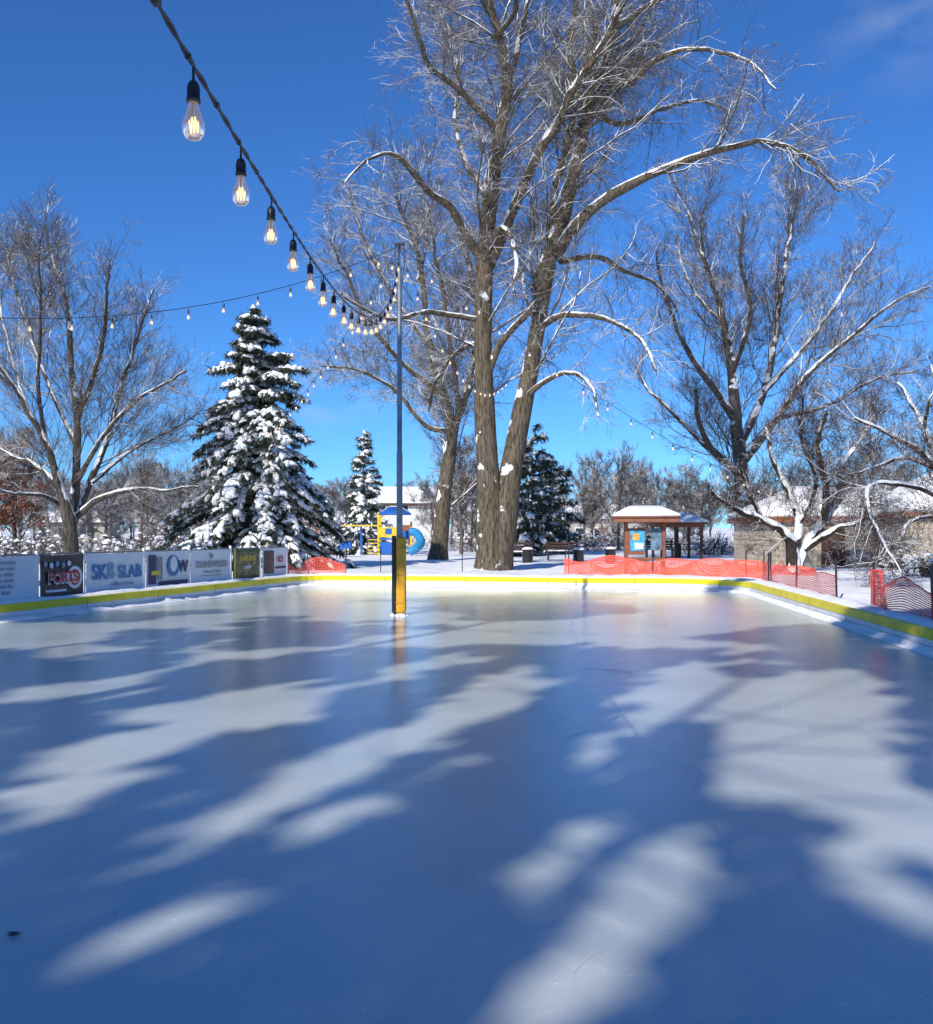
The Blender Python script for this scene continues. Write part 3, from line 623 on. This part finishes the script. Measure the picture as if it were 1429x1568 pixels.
def strand(pts,spacing,start,twist=True):
    pts=np.array(pts)
    g=group('string_lights',pts[len(pts)//2])
    s=np.concatenate([[0],np.cumsum(np.linalg.norm(np.diff(pts,axis=0),axis=1))])
    n=int(s[-1]/.02) if twist else 80
    t=np.linspace(0,s[-1],n); C=np.stack([np.interp(t,s,pts[:,i]) for i in range(3)],-1)
    A=Acc()
    if twist:
        T=nrm(np.gradient(C,axis=0)); U=nrm(np.cross(T,[0,0,1.])); V_=np.cross(U,T)
        for ph in (0,math.pi):
            H=C+.0042*(np.cos(t*16+ph)[:,None]*U+np.sin(t*16+ph)[:,None]*V_)
            V,q=tubes(H[None],np.full((1,n),.0046),6); A.add(V,q)
    else:
        V,q=tubes(C[None],np.full((1,n),.007),5); A.add(V,q)
    obj('wire',A.mesh('wire',[M_black]),g,(0,0,0))
    k=0; d=start
    while d<s[-1]-.3:
        p=[np.interp(d,s,pts[:,i]) for i in range(3)]
        o=obj('bulb_%d'%k,bulb_me,g,p); o.rotation_euler=(random.uniform(-.06,.06),random.uniform(-.06,.06),random.uniform(-.6,.6)); d+=spacing; k+=1
    return g
D=np.array([-3,0,2.2,2.9,3.7,4.5,5.3,6.1,7,10,14,17,19.1]); Xs=np.array([-.45,-.58,-.72,-.80,-.875,-.93,-.965,-.975,-1.0,-1.07,-1.19,-1.27,-1.335]); Zs=np.array([2.75,2.74,2.9,3.05,3.12,3.21,3.29,3.36,3.47,3.92,4.95,6.15,7.36])
dd=np.linspace(-3,19.1,120)
fx=np.polyfit(D,Xs,4); fz=np.polyfit(D,Zs,5)
main=np.stack([np.polyval(fx,dd),dd,np.polyval(fz,dd)],-1); main[-1]=[-1.335,19.1,7.36]
s_=np.concatenate([[0],np.cumsum(np.linalg.norm(np.diff(main,axis=0),axis=1))]); st=np.interp(2.78,dd,s_)
g=strand(main,.80,st)
cc=[np.interp(2.33,dd,main[:,i]) for i in range(3)]
tg=nrm(main[31]-main[28]); c_=lathe_obj('connector',[(.004,-.05),(.013,-.04),(.015,-.01),(.012,.0),(.015,.01),(.013,.04),(.004,.05)],M_black,g,cc,12)
c_.rotation_euler=Vector(tg).to_track_quat('Z','Y').to_euler()
for k_ in range(1,6):
    dz_=2.3+k_*.41; p=[np.interp(dz_,dd,main[:,i]) for i in range(3)]
    c_=lathe_obj('zip_tie',[(.009,-.006),(.0105,-.005),(.0105,.005),(.009,.006)],M_black,g,p,10); c_.rotation_euler=Vector(tg).to_track_quat('Z','Y').to_euler()
def cat(a,b,sag,n=50):
    a=np.array(a);b=np.array(b);t=np.linspace(0,1,n)[:,None]; p=a*(1-t)+b*t; p[:,2]-=(4*sag*t*(1-t))[:,0]; return p
top=(px_,pd,7.34)
strand(cat(top,(-10.5,14.2,5.3),.9),.66,.5,False)
strand(cat(top,(-7.6,34.7,5.0),.5),.8,.5,False)
strand(cat(top,(10.9,33.0,2.9),.55),1.15,1.0,False)
strand(cat(top,(1.5,34.3,7.2),1.4),.9,.7,False)
lp=group('string_light_post',(-10.5,14.2,0)); lathe_obj('post',[(.05,0),(.045,5.4),(0,5.42)],M_metal,lp,(-10.5,14.2,0)); lathe_obj('post_foot',[(.12,.2),(.12,.28),(.05,.3)],M_black,lp,(-10.5,14.2,0))
lp=group('string_light_post',(-.45,-3,0)); lathe_obj('post',[(.05,0),(.04,2.8),(0,2.82)],M_metal,lp,(-.45,-3,0)); lathe_obj('post_foot',[(.12,0),(.12,.08),(.05,.1)],M_black,lp,(-.45,-3,0))
# ------------------------------------------------------------------ banner fence (left)
fd=nrm(np.array([.29,1.0])); fn=np.array([fd[1],-fd[0]])
def fpt(d,off=.5):
    return np.array([-8.6+(d-17.7)*.2924,d])-fn*off
bf=group('banner_fence',(fpt(22)[0],22,0))
rot=Matrix(((fd[0],0,fn[0]),(fd[1],0,fn[1]),(0,1,0))).to_4x4()
def onf(o,d,z,off):
    p=fpt(d,.5-off); m=rot.copy(); m.translation=Vector((p[0],p[1],z)); o.matrix_basis=m
def panel(name,d0,d1,z0,z1,mat,off=0.03,wave=.02,sag=.0):
    n=14;V=[]
    for j,zz in enumerate((z0,(z0+z1)/2,z1)):
        for i in range(n+1):
            t=i/n; d=d0+(d1-d0)*t; p=fpt(d,.5-off)+fn*(wave*math.sin(t*9+d0*3+j)*.6*(1 if j<2 else .4)); V.append([p[0],p[1],zz-sag*4*t*(1-t)*(j/2)])
    q=[[j*(n+1)+i,j*(n+1)+i+1,(j+1)*(n+1)+i+1,(j+1)*(n+1)+i] for j in range(2) for i in range(n)]
    return obj(name,npmesh(name,np.array(V),[np.array(q)],[mat]),bf)
def text(s,d,z,size,mat,bold=.0,off=.07,align='CENTER'):
    c=bpy.data.curves.new('lettering','FONT'); c.body=s; c.size=size; c.align_x=align; c.extrude=.002; c.offset=bold; c.materials.append(mat)
    o=bpy.data.objects.new('lettering',c); link(o,bf); onf(o,d,z,off); return o
def disc(d,z,r,mat,off=.065,sx=1,n=20):
    a=np.arange(n)*2*np.pi/n; V=[]
    for t in a:
        p=fpt(d,.5-off)+fd*(r*sx*math.cos(t)); V.append([p[0],p[1],z+r*math.sin(t)])
    return obj('emblem',npmesh('emblem',np.array(V),[np.arange(n)[None]],[mat],smooth=False),bf)
def patch(d0,d1,z0,z1,mat,off=.062):
    a=fpt(d0,.5-off);b_=fpt(d1,.5-off)
    return obj('print',npmesh('print',np.array([[a[0],a[1],z0],[b_[0],b_[1],z0],[b_[0],b_[1],z1],[a[0],a[1],z1]]),[np.array([[0,1,2,3]])],[mat],smooth=False),bf)
B_w=simple('banner_white_vinyl',(.70,.74,.78),.45,var=.05,scale=2); B_b=simple('ink_blue',(.03,.20,.48),.5); B_n=simple('ink_navy',(.02,.03,.10),.5); B_k=simple('banner_black_vinyl',(.03,.03,.035),.45,var=.6,scale=4)
B_r=simple('ink_red',(.45,.04,.04),.5); B_g=simple('banner_green_vinyl',(.04,.09,.03),.45,var=.5,scale=3); B_y=simple('ink_yellow',(.75,.55,.05),.5); B_gr=simple('ink_grey',(.25,.27,.30),.5); B_lb=simple('ink_pale_blue',(.15,.35,.55),.5)
bz0,bz1=.33,1.19
edges=[(13.2,15.2),(15.25,17.2),(17.25,19.15),(19.22,20.5),(20.58,22.55),(22.65,24.4),(24.48,26.35),(26.5,27.95),(28.1,29.6)]
bmats=[B_w,B_b,B_w,B_k,B_w,B_w,B_w,B_g,B_w]
for (a_,b_),m in zip(edges,bmats):
    panel('banner',a_,b_,bz0,bz1,m,.035,.015,.015)
for d in [13.2,15.22]+[17.22,19.18,20.54,22.6,24.44,26.42,28.02,29.65]:
    p=fpt(d); box('post',(.06,.06,1.15),(p[0],p[1],.70),M_white,bf,rz=-.28)
a_=fpt(13);b_=fpt(29.7); 
for z,rr_ in ((1.215,.018),(.31,.014)):
    V,q=tubes(np.array([[[a_[0],a_[1],z],[b_[0],b_[1],z-.03]]]),np.full((1,2),rr_),8); obj('rail',npmesh('rail',V,[q],[M_metal]),bf)
text('SK',20.98,.62,.46,B_b,.012); text('8',21.36,.62,.50,B_lb,.008); text('SLAB',22.02,.62,.40,B_b,.01); disc(21.55,.50,.05,B_lb); text('OUTDOOR ICE RINK',21.75,.45,.09,B_gr)
text('PORTS',19.85,.62,.30,B_r,.012,.075); text('PORTS',19.85,.60,.30,B_w,.022,.068); disc(20.2,.70,.24,B_w,.062); disc(20.2,.70,.17,B_r,.066); disc(20.2,.72,.10,B_w,.070)
for i in range(5): disc(19.35+.17*i,1.0-.03*(i%2),.06,[B_gr,B_w,B_lb][i%3],.062)
patch(19.35,19.95,.42,.47,B_w); 
for i in range(6): text(['community','rink rules','no sticks','no pucks','have fun','skate'][i],18.3,1.03-.115*i,.12,B_gr)
for i in range(4): patch(17.45,17.9,.95-.13*i,.99-.13*i,B_lb)
patch(22.72,23.0,.4,1.1,B_n); patch(23.05,23.25,.5,1.05,B_gr); disc(23.7,.82,.26,B_b,.062); disc(23.7,.86,.19,B_w,.066,.8); patch(23.1,24.3,.36,.46,B_n,.064); patch(22.8,23.15,.62,.72,B_y,.068); text('W',24.1,.66,.4,B_n,.015)
text('STONEWOOD',25.42,.72,.235,B_gr,.006); text('landscape & design',25.42,.58,.11,B_gr); patch(24.9,25.9,.5,.515,B_gr); disc(25.4,1.02,.07,B_gr)
patch(26.6,27.85,.42,1.1,simple('print_photo',(.12,.14,.05),.5,var=.9,scale=6)); text('GARDENS',27.22,.85,.2,B_y,.004,.075); patch(26.48,26.58,.33,1.19,B_y,.07); text('center',27.22,.62,.16,B_w,.004,.075)
patch(28.2,28.75,.42,1.1,simple('print_photo2',(.10,.05,.05),.5,var=.9,scale=6)); text('ICE',29.15,.75,.25,B_r,.008); patch(28.85,29.5,.55,.62,B_n)
# ------------------------------------------------------------------ plastic snow fences
def netfence(name,path,h,mat,z0=.22,cell=.055,wd=.011,sagn=.12,posts=(),tilt=0):
    path=resample(np.array(path,float),.05,False); n=len(path)
    s=np.arange(n)*.05; g=group(name,(path[n//2][0],path[n//2][1],0)); A=Acc()
    tang=nrm(np.gradient(path,axis=0)); nr=np.stack([tang[:,1],-tang[:,0]],-1)
    hh=np.array([h*(1-sagn*(1+mnoise.noise((x*.9,1,0))*1.6)) for x in s]); wv=np.array([.10*mnoise.noise((x*.8,5,0)) for x in s])
    def row(f): return np.column_stack([path+nr*(wv*f+tilt*f)[:,None], z0+hh*f])
    rows=int(h/cell)
    for r in range(rows+1):
        f=r/rows; C=row(f); w2=wd*(1.8 if r in(0,rows) else 1)/2
        V=np.concatenate([C-[0,0,w2],C+[0,0,w2]]); a=np.arange(n-1); A.add(V,np.stack([a,a+1,a+1+n,a+n],-1))
    lo=row(0.);hi=row(1.)
    t3=np.column_stack([tang,np.zeros(n)])*wd/2
    V=np.stack([lo-t3,lo+t3,hi+t3,hi-t3],1).reshape(-1,3); A.add(V,np.arange(len(V)).reshape(-1,4))
    obj('net',A.mesh('net',[mat],False),g)
    for f in posts:
        i=min(n-1,int(f*(n-1))); p=path[i]
        box('stake',(.035,.035,h+.35),(p[0]+nr[i][0]*-.03,p[1]+nr[i][1]*-.03,z0+h/2-.02),M_black,g,ry=random.uniform(-.04,.04),bev=.004)
    return g
def rp(d,off=.5): return (6.27+.094*(d-12.9)+.12+off,d)
netfence('orange_snow_fence',[(3.2,31.5),(5,30.6),(6.3,30.0),(7.6,29.3),(8.7,28.3),rp(26.3,.6)],.72,M_mesh,posts=(.02,.35,.7,.995),sagn=.2,wd=.020)
netfence('orange_snow_fence',[(4.2,32.6),(6.0,31.6),(7.8,30.7),(9.6,29.6),(10.4,28.6)],.62,M_mesh,posts=(.3,.8),sagn=.35,wd=.018)
netfence('orange_snow_fence',[rp(26.1,.6),rp(23,.5),rp(19.6,.5)],.74,M_mesh2,sagn=.25,posts=(.01,.5,1),wd=.015)
netfence('orange_snow_fence',[rp(17.2,.45),rp(14.5,.45),rp(11,.5),rp(7,.5)],.74,M_mesh2,sagn=.2,posts=(.01,.27,.6,1),cell=.045,wd=.018)
netfence('orange_snow_fence',[tuple(fpt(29.75,.5)),(-5.2,31.0),(-4.6,31.1),(-3.9,30.9)],.7,M_mesh,sagn=.35,posts=(.02,.5,1),wd=.016)
netfence('orange_snow_fence',[rp(17.15,.45),rp(17.0,.7),rp(16.6,.5)],.8,M_mesh2,sagn=.05,cell=.04,wd=.014,tilt=.12)
for px,d in [(708,33),(583,33),(1170,29.5),(866,34)]:
    x=(px-CX)/F*d; box('fence_stake',(.03,.03,1.0),(x,d,.6),M_black,bev=.004)
# ------------------------------------------------------------------ kiosk
def hiproof(name,cx,cy,w,d,z0,h,mat,parent,rz=0,ridge=.3,thick=.1):
    hw,hd=w/2,d/2; rw=hw*ridge if ridge else 0
    V=[(-hw,-hd,0),(hw,-hd,0),(hw,hd,0),(-hw,hd,0),(-hw,-hd,thick),(hw,-hd,thick),(hw,hd,thick),(-hw,hd,thick),(-rw,0,h+thick),(rw,0,h+thick)]
    Fc=[(3,2,1,0),(0,1,5,4),(1,2,6,5),(2,3,7,6),(3,0,4,7),(4,5,9,8),(6,7,8,9),(5,6,9),(7,4,8)]
    me=bpy.data.meshes.new(name); me.from_pydata(V,[],Fc); me.materials.append(mat)
    bm=bmesh.new(); bm.from_mesh(me); bmesh.ops.bevel(bm,geom=bm.edges[:],offset=min(.05,thick*.35),segments=3,affect='EDGES'); bm.to_mesh(me); bm.free()
    for p in me.polygons: p.use_smooth=True
    o=bpy.data.objects.new(name,me); o.location=(cx,cy,z0); o.rotation_euler=(0,0,rz); return link(o,parent)
kx,ky=(988-CX)/F*31.5,31.5
ki=group('information_kiosk',(kx,ky,0)); rz=-.12
def kl(x,y): return (kx+x*math.cos(rz)-y*math.sin(rz), ky+x*math.sin(rz)+y*math.cos(rz))
for x in (-.62,.58):
    for y in (-.35,.45):
        p=kl(x,y); box('post',(.1,.1,1.8),(p[0],p[1],1.15),M_brown,ki,rz=rz)
p=kl(0,0); box('fascia',(2.1,1.65,.13),(p[0],p[1],2.04),M_brown,ki,rz=rz)
hiproof('roof',p[0],p[1],2.2,1.75,2.11,.22,M_brown,ki,rz,.3,.03); hiproof('roof_snow',p[0],p[1],2.14,1.69,2.145,.3,M_roofsnow,ki,rz,.45,.09)
p=kl(-.3,-.36); box('notice_board',(.58,.06,.86),(p[0],p[1],1.35),M_brown,ki,rz=rz)
p=kl(-.27,-.40); box('poster',(.46,.012,.66),(p[0],p[1],1.38),simple('poster_cyan',(.05,.35,.55),.4,var=.6,scale=5),ki,rz=rz,bev=0)
p=kl(-.32,-.41); box('poster_photo',(.22,.012,.22),(p[0],p[1],1.50),simple('poster_orange',(.7,.35,.08),.4,var=.5,scale=9),ki,rz=rz,bev=0)
p=kl(-.22,-.41); box('poster_sheet',(.28,.012,.2),(p[0],p[1],1.2),B_w,ki,rz=rz,bev=0)
p=kl(.34,-.30); box('side_board',(.36,.05,.72),(p[0],p[1],1.42),simple('side_print',(.10,.18,.25),.5,var=.8,scale=4),ki,rz=rz)
p=kl(0,-.36); box('lower_rail',(1.15,.07,.1),(p[0],p[1],.78),M_brown,ki,rz=rz)
p=kl(-.65,.05); box('side_panel',(.05,.75,.95),(p[0],p[1],1.3),M_brown,ki,rz=rz)
p=kl(.6,.05); box('side_panel',(.05,.7,.8),(p[0],p[1],1.35),M_dkwood,ki,rz=rz)
sx0,sy0=(1036-CX)/F*52,52
ps=group('picnic_shelter',(sx0,sy0,0))
for x in (-1.0,-.35,.35,1.0):
    for y in (-1.4,1.4): box('post',(.13,.13,1.7),(sx0+x,sy0+y,1.1),M_dkwood,ps)
box('beam',(2.3,3.1,.16),(sx0,sy0,2.0),M_brown,ps); hiproof('roof',sx0,sy0,2.8,3.6,2.09,.5,M_brown,ps,0,.2,.05); hiproof('roof_snow',sx0,sy0,2.7,3.5,2.15,.5,M_roofsnow,ps,0,.22,.12)
box('table_top',(1.5,.7,.05),(sx0+.2,sy0+.2,1.0),M_dkwood,ps); box('table_leg',(.1,.5,.7),(sx0+.2,sy0+.2,.62),M_dkwood,ps); box('seat',(1.5,.25,.05),(sx0+.2,sy0-.4,.72),M_dkwood,ps)
# ------------------------------------------------------------------ stone building right
m_stone,nt,b=nodes('split_face_block'); N=nt.nodes; Lk=nt.links
tc=N.new('ShaderNodeTexCoord'); s1=N.new('ShaderNodeSeparateXYZ'); Lk.new(tc.outputs['Object'],s1.inputs[0]); a1=N.new('ShaderNodeMath'); Lk.new(s1.outputs[0],a1.inputs[0]); Lk.new(s1.outputs[1],a1.inputs[1])
cb=N.new('ShaderNodeCombineXYZ'); Lk.new(a1.outputs[0],cb.inputs[0]); Lk.new(s1.outputs[2],cb.inputs[1])
bt=N.new('ShaderNodeTexBrick'); bt.inputs['Scale'].default_value=1; bt.inputs['Brick Width'].default_value=.4; bt.inputs['Row Height'].default_value=.2; bt.inputs['Mortar Size'].default_value=.012
bt.inputs['Color1'].default_value=(.54,.45,.34,1); bt.inputs['Color2'].default_value=(.42,.35,.27,1); bt.inputs['Mortar'].default_value=(.25,.21,.16,1); Lk.new(cb.outputs[0],bt.inputs['Vector'])
Lk.new(bt.outputs['Color'],b.inputs['Base Color']); b.inputs['Roughness'].default_value=.9
bp=N.new('ShaderNodeBump'); bp.inputs['Strength'].default_value=.5; bp.inputs['Distance'].default_value=.02; Lk.new(bt.outputs['Fac'],bp.inputs['Height']); bp.invert=True; Lk.new(bp.outputs['Normal'],b.inputs['Normal'])
bx,by=15.9,41.5
sb=group('stone_building',(bx,by,0)); 
box('walls',(7.0,6,1.9),(bx,by,1.1),m_stone,sb,bev=0)
box('stone_band',(7.06,6.06,.12),(bx,by,1.4),simple('limestone_band',(.48,.41,.31),.8),sb,bev=.01)
box('fascia',(7.5,6.5,.14),(bx,by,2.12),M_brown,sb); hiproof('roof',bx,by,7.55,6.55,2.195,1.15,M_brown,sb,0,.45,.04); hiproof('roof_snow',bx,by,7.5,6.5,2.24,1.2,M_roofsnow,sb,0,.47,.22)
box('door',(.95,.06,1.6),(bx-1.2,by-3.02,1.0),M_dkwood,sb)
box('vent',(.5,.06,.25),(bx+.2,by-3.02,1.8),M_metal,sb); box('utility_box',(.9,.5,.7),(bx-.4,by-3.6,.6),M_metal,sb)
wx_,wy_=19.7,38.6
box('wing_walls',(6,5,2.1),(wx_,wy_,1.2),m_stone,sb,bev=0); box('wing_fascia',(6.6,5.6,.16),(wx_,wy_,2.33),M_brown,sb); hiproof('wing_roof_snow',wx_,wy_,6.5,5.5,2.415,1.5,M_roofsnow,sb,0,.3,.2)
box('wing_window',(.8,.05,.5),(wx_-1.6,wy_-2.51,1.6),M_glasswin,sb)
# ------------------------------------------------------------------ houses far off
def house(px,d,w,h,dep,col,rz=0,roofh=1.8,name='suburban_house'):
    x=(px-CX)/F*d; g=group(name,(x,d,0)); m=simple('siding',col,.7,var=.06,scale=.8)
    c,s=math.cos(rz),math.sin(rz)
    def l(a,b_): return (x+a*c-b_*s, d+a*s+b_*c)
    box('walls',(w,dep,h),(x,d,h/2+.3),m,g,rz=rz,bev=0)
    V=[(-w/2-.4,-dep/2-.4,0),(w/2+.4,-dep/2-.4,0),(w/2+.4,dep/2+.4,0),(-w/2-.4,dep/2+.4,0),(-w/2-.4,0,roofh),(w/2+.4,0,roofh)]
    V2=V+[(a,b_,z-.25) for a,b_,z in V[:4]]
    for nm,off,mt in (('roof',0,M_dkwood),('roof_snow',.14,M_roofsnow)):
        me=bpy.data.meshes.new(nm); me.from_pydata(V2,[],[(0,1,5,4),(2,3,4,5),(0,4,3),(1,2,5),(6,7,1,0),(8,9,3,2),(7,8,2,1),(9,6,0,3),(9,8,7,6)]); me.materials.append(mt)
        o=bpy.data.objects.new(nm,me); o.location=(x,d,h+.3+off); o.rotation_euler=(0,0,rz); o.scale=(1,1,1) if nm=='roof' else (.985,.985,1); link(o,g)
    fl=2 if h>4 else 1
    for f in range(fl):
        for i in range(int(w/2.4)):
            a=-w/2+1.2+i*2.4; p=l(a,-dep/2-.02); box('window_%d_%d'%(f,i),(1.0,.06,1.1),(p[0],p[1],1.6+f*2.6),M_glasswin,g,rz=rz,bev=0); p=l(a,-dep/2-.01); box('frame',(1.2,.05,1.3),(p[0],p[1],1.6+f*2.6),M_white,g,rz=rz,bev=0)
    p=l(w*.05,-dep/2-.03); box('door',(.95,.08,2.1),(p[0],p[1],1.35),M_brown,g,rz=rz,bev=0)
house(612,105,7,4.4,7,(.62,.62,.60),.15); house(285,118,9,2.6,7,(.30,.22,.17),-.1,1.4); house(120,125,9,2.6,7,(.33,.30,.25),.1,1.4)
house(905,125,12,3,8,(.40,.38,.34),.1); house(760,130,12,4.0,8,(.5,.48,.44),0); house(480,125,9,2.6,7,(.33,.33,.36),.1,1.4)
# playground
gx,gy=(604-CX)/F*58,58.
pg=group('playground_structure',(gx,gy,0))
for x in (-.9,.3):
    for y in (-.6,.6): box('post',(.12,.12,2.6),(gx+x,gy+y,1.55),M_playy,pg)
box('deck',(1.3,1.3,.1),(gx-.3,gy,1.25),M_blue,pg); box('panel',(1.1,.06,.6),(gx-.3,gy-.62,1.65),M_playy,pg); box('panel_window',(.4,.07,.35),(gx-.3,gy-.63,1.7),M_blue,pg); box('lower_panel',(1.1,.06,.7),(gx-.3,gy-.62,.7),M_blue,pg)
box('side_tower_post',(.12,.12,2.0),(gx+1.0,gy+.3,1.3),M_playy,pg); box('side_panel',(.7,.06,.5),(gx+.65,gy+.3,1.5),M_blue,pg)
hiproof('roof',gx+.05,gy,1.9,1.5,2.7,.42,M_blue,pg,0,.35,.08); hiproof('roof_snow',gx+.05,gy+.2,1.6,1.15,2.87,.34,M_roofsnow,pg,0,.35,.05)
pts=catmull([[gx+1.0,gy-.1,1.7],[gx+1.35,gy-.3,1.6],[gx+1.6,gy-.8,1.25],[gx+1.65,gy-1.3,.95],[gx+1.4,gy-1.8,.7],[gx+1.0,gy-1.9,.5]],20)
V,q=tubes(pts[None],np.full((1,20),.25),14); obj('tube_slide',npmesh('tube_slide',V,[q],[simple('slide_cyan',(.03,.25,.52),.3)]),pg)
for x in (-3.2,-2.0): box('post',(.12,.12,1.9),(gx+x,gy,1.2),M_blue,pg)
box('monkey_bar_rail',(2.4,.08,.08),(gx-2.0,gy-.4,2.05),M_playy,pg); box('monkey_bar_rail',(2.4,.08,.08),(gx-2.0,gy+.4,2.05),M_playy,pg)
for i in range(7): box('rung_%d'%i,(.04,.8,.04),(gx-3.1+.34*i,gy,2.05),M_metal,pg)
for i in range(5): box('ladder_rung_%d'%i,(.6,.05,.05),(gx-1.2,gy-.9-.1*i,1.2-.2*i),M_playy,pg)
sp=group('spring_rider',((530-CX)/F*54,54,0)); sxx=(530-CX)/F*54
box('body',(.7,.25,.45),(sxx,54,.95),M_blue,sp,bev=.1); box('base_spring',(.14,.14,.6),(sxx,54,.5),M_metal,sp,bev=.04); box('handle',(.05,.45,.05),(sxx+.25,54,1.25),M_playy,sp)
def bench(px,d,rz=0):
    x=(px-CX)/F*d; g=group('park_bench',(x,d,0))
    for i in range(3): box('seat_slat_%d'%i,(1.6,.12,.04),(x,d-.15+.14*i,.72),M_dkwood,g,bev=.005)
    for i in range(3): box('back_slat_%d'%i,(1.6,.03,.1),(x,d+.22+.02*i,.85+.14*i),M_dkwood,g,bev=.005)
    for s in (-.7,.7): box('leg',(.06,.45,.45),(x+s,d,.48),M_black,g); box('back_post',(.05,.05,.6),(x+s,d+.26,.95),M_black,g)
    box('seat_snow',(1.5,.35,.06),(x,d-.02,.775),M_roofsnow,g,bev=.02)
bench(862,46); bench(790,44); bench(1010,52)
for px,d in ((886,40),(808,41),(935,42)):
    x=(px-CX)/F*d; g=group('trash_bin',(x,d,0)); lathe_obj('drum',[(.0,.15),(.2,.16),(.23,.5),(.22,.85),(.25,.87),(.25,.92)],M_black,g,(x,d,0),16); lathe_obj('snow_cap',[(.25,.915),(.23,.97),(.13,1.01),(0,1.02)],M_roofsnow,g,(x,d,0),16)
# ------------------------------------------------------------------ shrubs and leafy oak
def shrub(name,x,y,w,h,n,seed,parent=None,snow=.6):
    global rng
    sv=rng; rng=np.random.default_rng(seed)
    A=Acc(); c=rng.normal(size=(n,3))*np.array([w*.2,w*.2,0]); d=nrm(rng.normal(size=(n,3))*np.array([.5,.5,.1])+np.array([0,0,.8])); L=h*rng.uniform(.5,1.1,(n,1))
    s=np.linspace(0,1,5)[None,:,None]; P=c[:,None]+d[:,None]*L[:,None]*s+rng.normal(size=(n,5,3))*.04*s
    V,q=tubes(P,np.tile(np.linspace(.014,.007,5),(n,1)),3); A.add(V,q,0)
    C,Rc=spawn(P,np.full((n,5),.01),n*7,3,.3,1,.7,(.3,.5),.01,.02,.25,rmin=.008); V,q=tubes(C,Rc,3); A.add(V,q,0)
    m=int(n*snow); ii=rng.choice(len(C),m); cc=C[ii,-1]; sz=rng.uniform(.05,.14,(m,1))
    V,Fc=pads(cc,sz*np.array([1.3,0,0]),sz*np.array([0,1,0]),sz*np.array([0,0,.6]),True); A.add(V,Fc,1)
    rng=sv
    return obj(name,A.mesh(name,[M_crabt,M_snowpad]),parent,(x,y,.25))
for i,(px,d,w,h) in enumerate([(150,42,3,1.1),(200,45,3.5,1.3),(250,44,3,1.4),(290,47,3,1.5),(60,43,3,1.2),(15,40,3,1.4),(330,50,3,1.3),(105,46,3,1.5),(470,58,3,1),(505,60,3,1),(1110,58,4,1.2),(1190,50,3,1.0),(1075,60,3,1.1),(730,66,4,1.4),(900,70,4,1.2),(960,75,5,1.4),(1375,36,2,.7),(1420,30,2,.7)]):
    shrub('snowy_shrub',(px-CX)/F*d,d,w,h,80,i)
shr=group('distant_hedge',(0,75,0))
for i in range(26):
    x=-42+i*3.4+random.uniform(-1,1); shrub('shrub_%d'%i,x,74+random.uniform(-4,4),5,1.6,60,100+i,shr)
gb=(16-CX)/F*46
C0=generic('leafy_oak',6.2,1.0,21,[M_bark2,M_bark2],n=(14,90,500,900))
vv=np.array([v.co[:] for v in C0.vertices]); tips=vv[vv[:,2]>1.3]; n=9000; pk=tips[rng.choice(len(tips),n)]+rng.normal(size=(n,3))*.12
a1=nrm(rng.normal(size=(n,3))); a2=nrm(np.cross(a1,rng.normal(size=(n,3))))
V=np.stack([pk-a1*.07,pk-a2*.04,pk+a1*.07,pk+a2*.04],1).reshape(-1,3)
lo_=group('oak_tree',(gb,46,.2)); o=obj('branches',C0,lo_,(gb,46,.2)); o=obj('leaves',npmesh('leaves',V,[np.arange(4*n).reshape(-1,4)],[simple('rust_leaves',(.20,.07,.035),.7,var=.5,scale=2)],smooth=False),lo_,(gb,46,.2))
print('objects',len(bpy.data.objects))
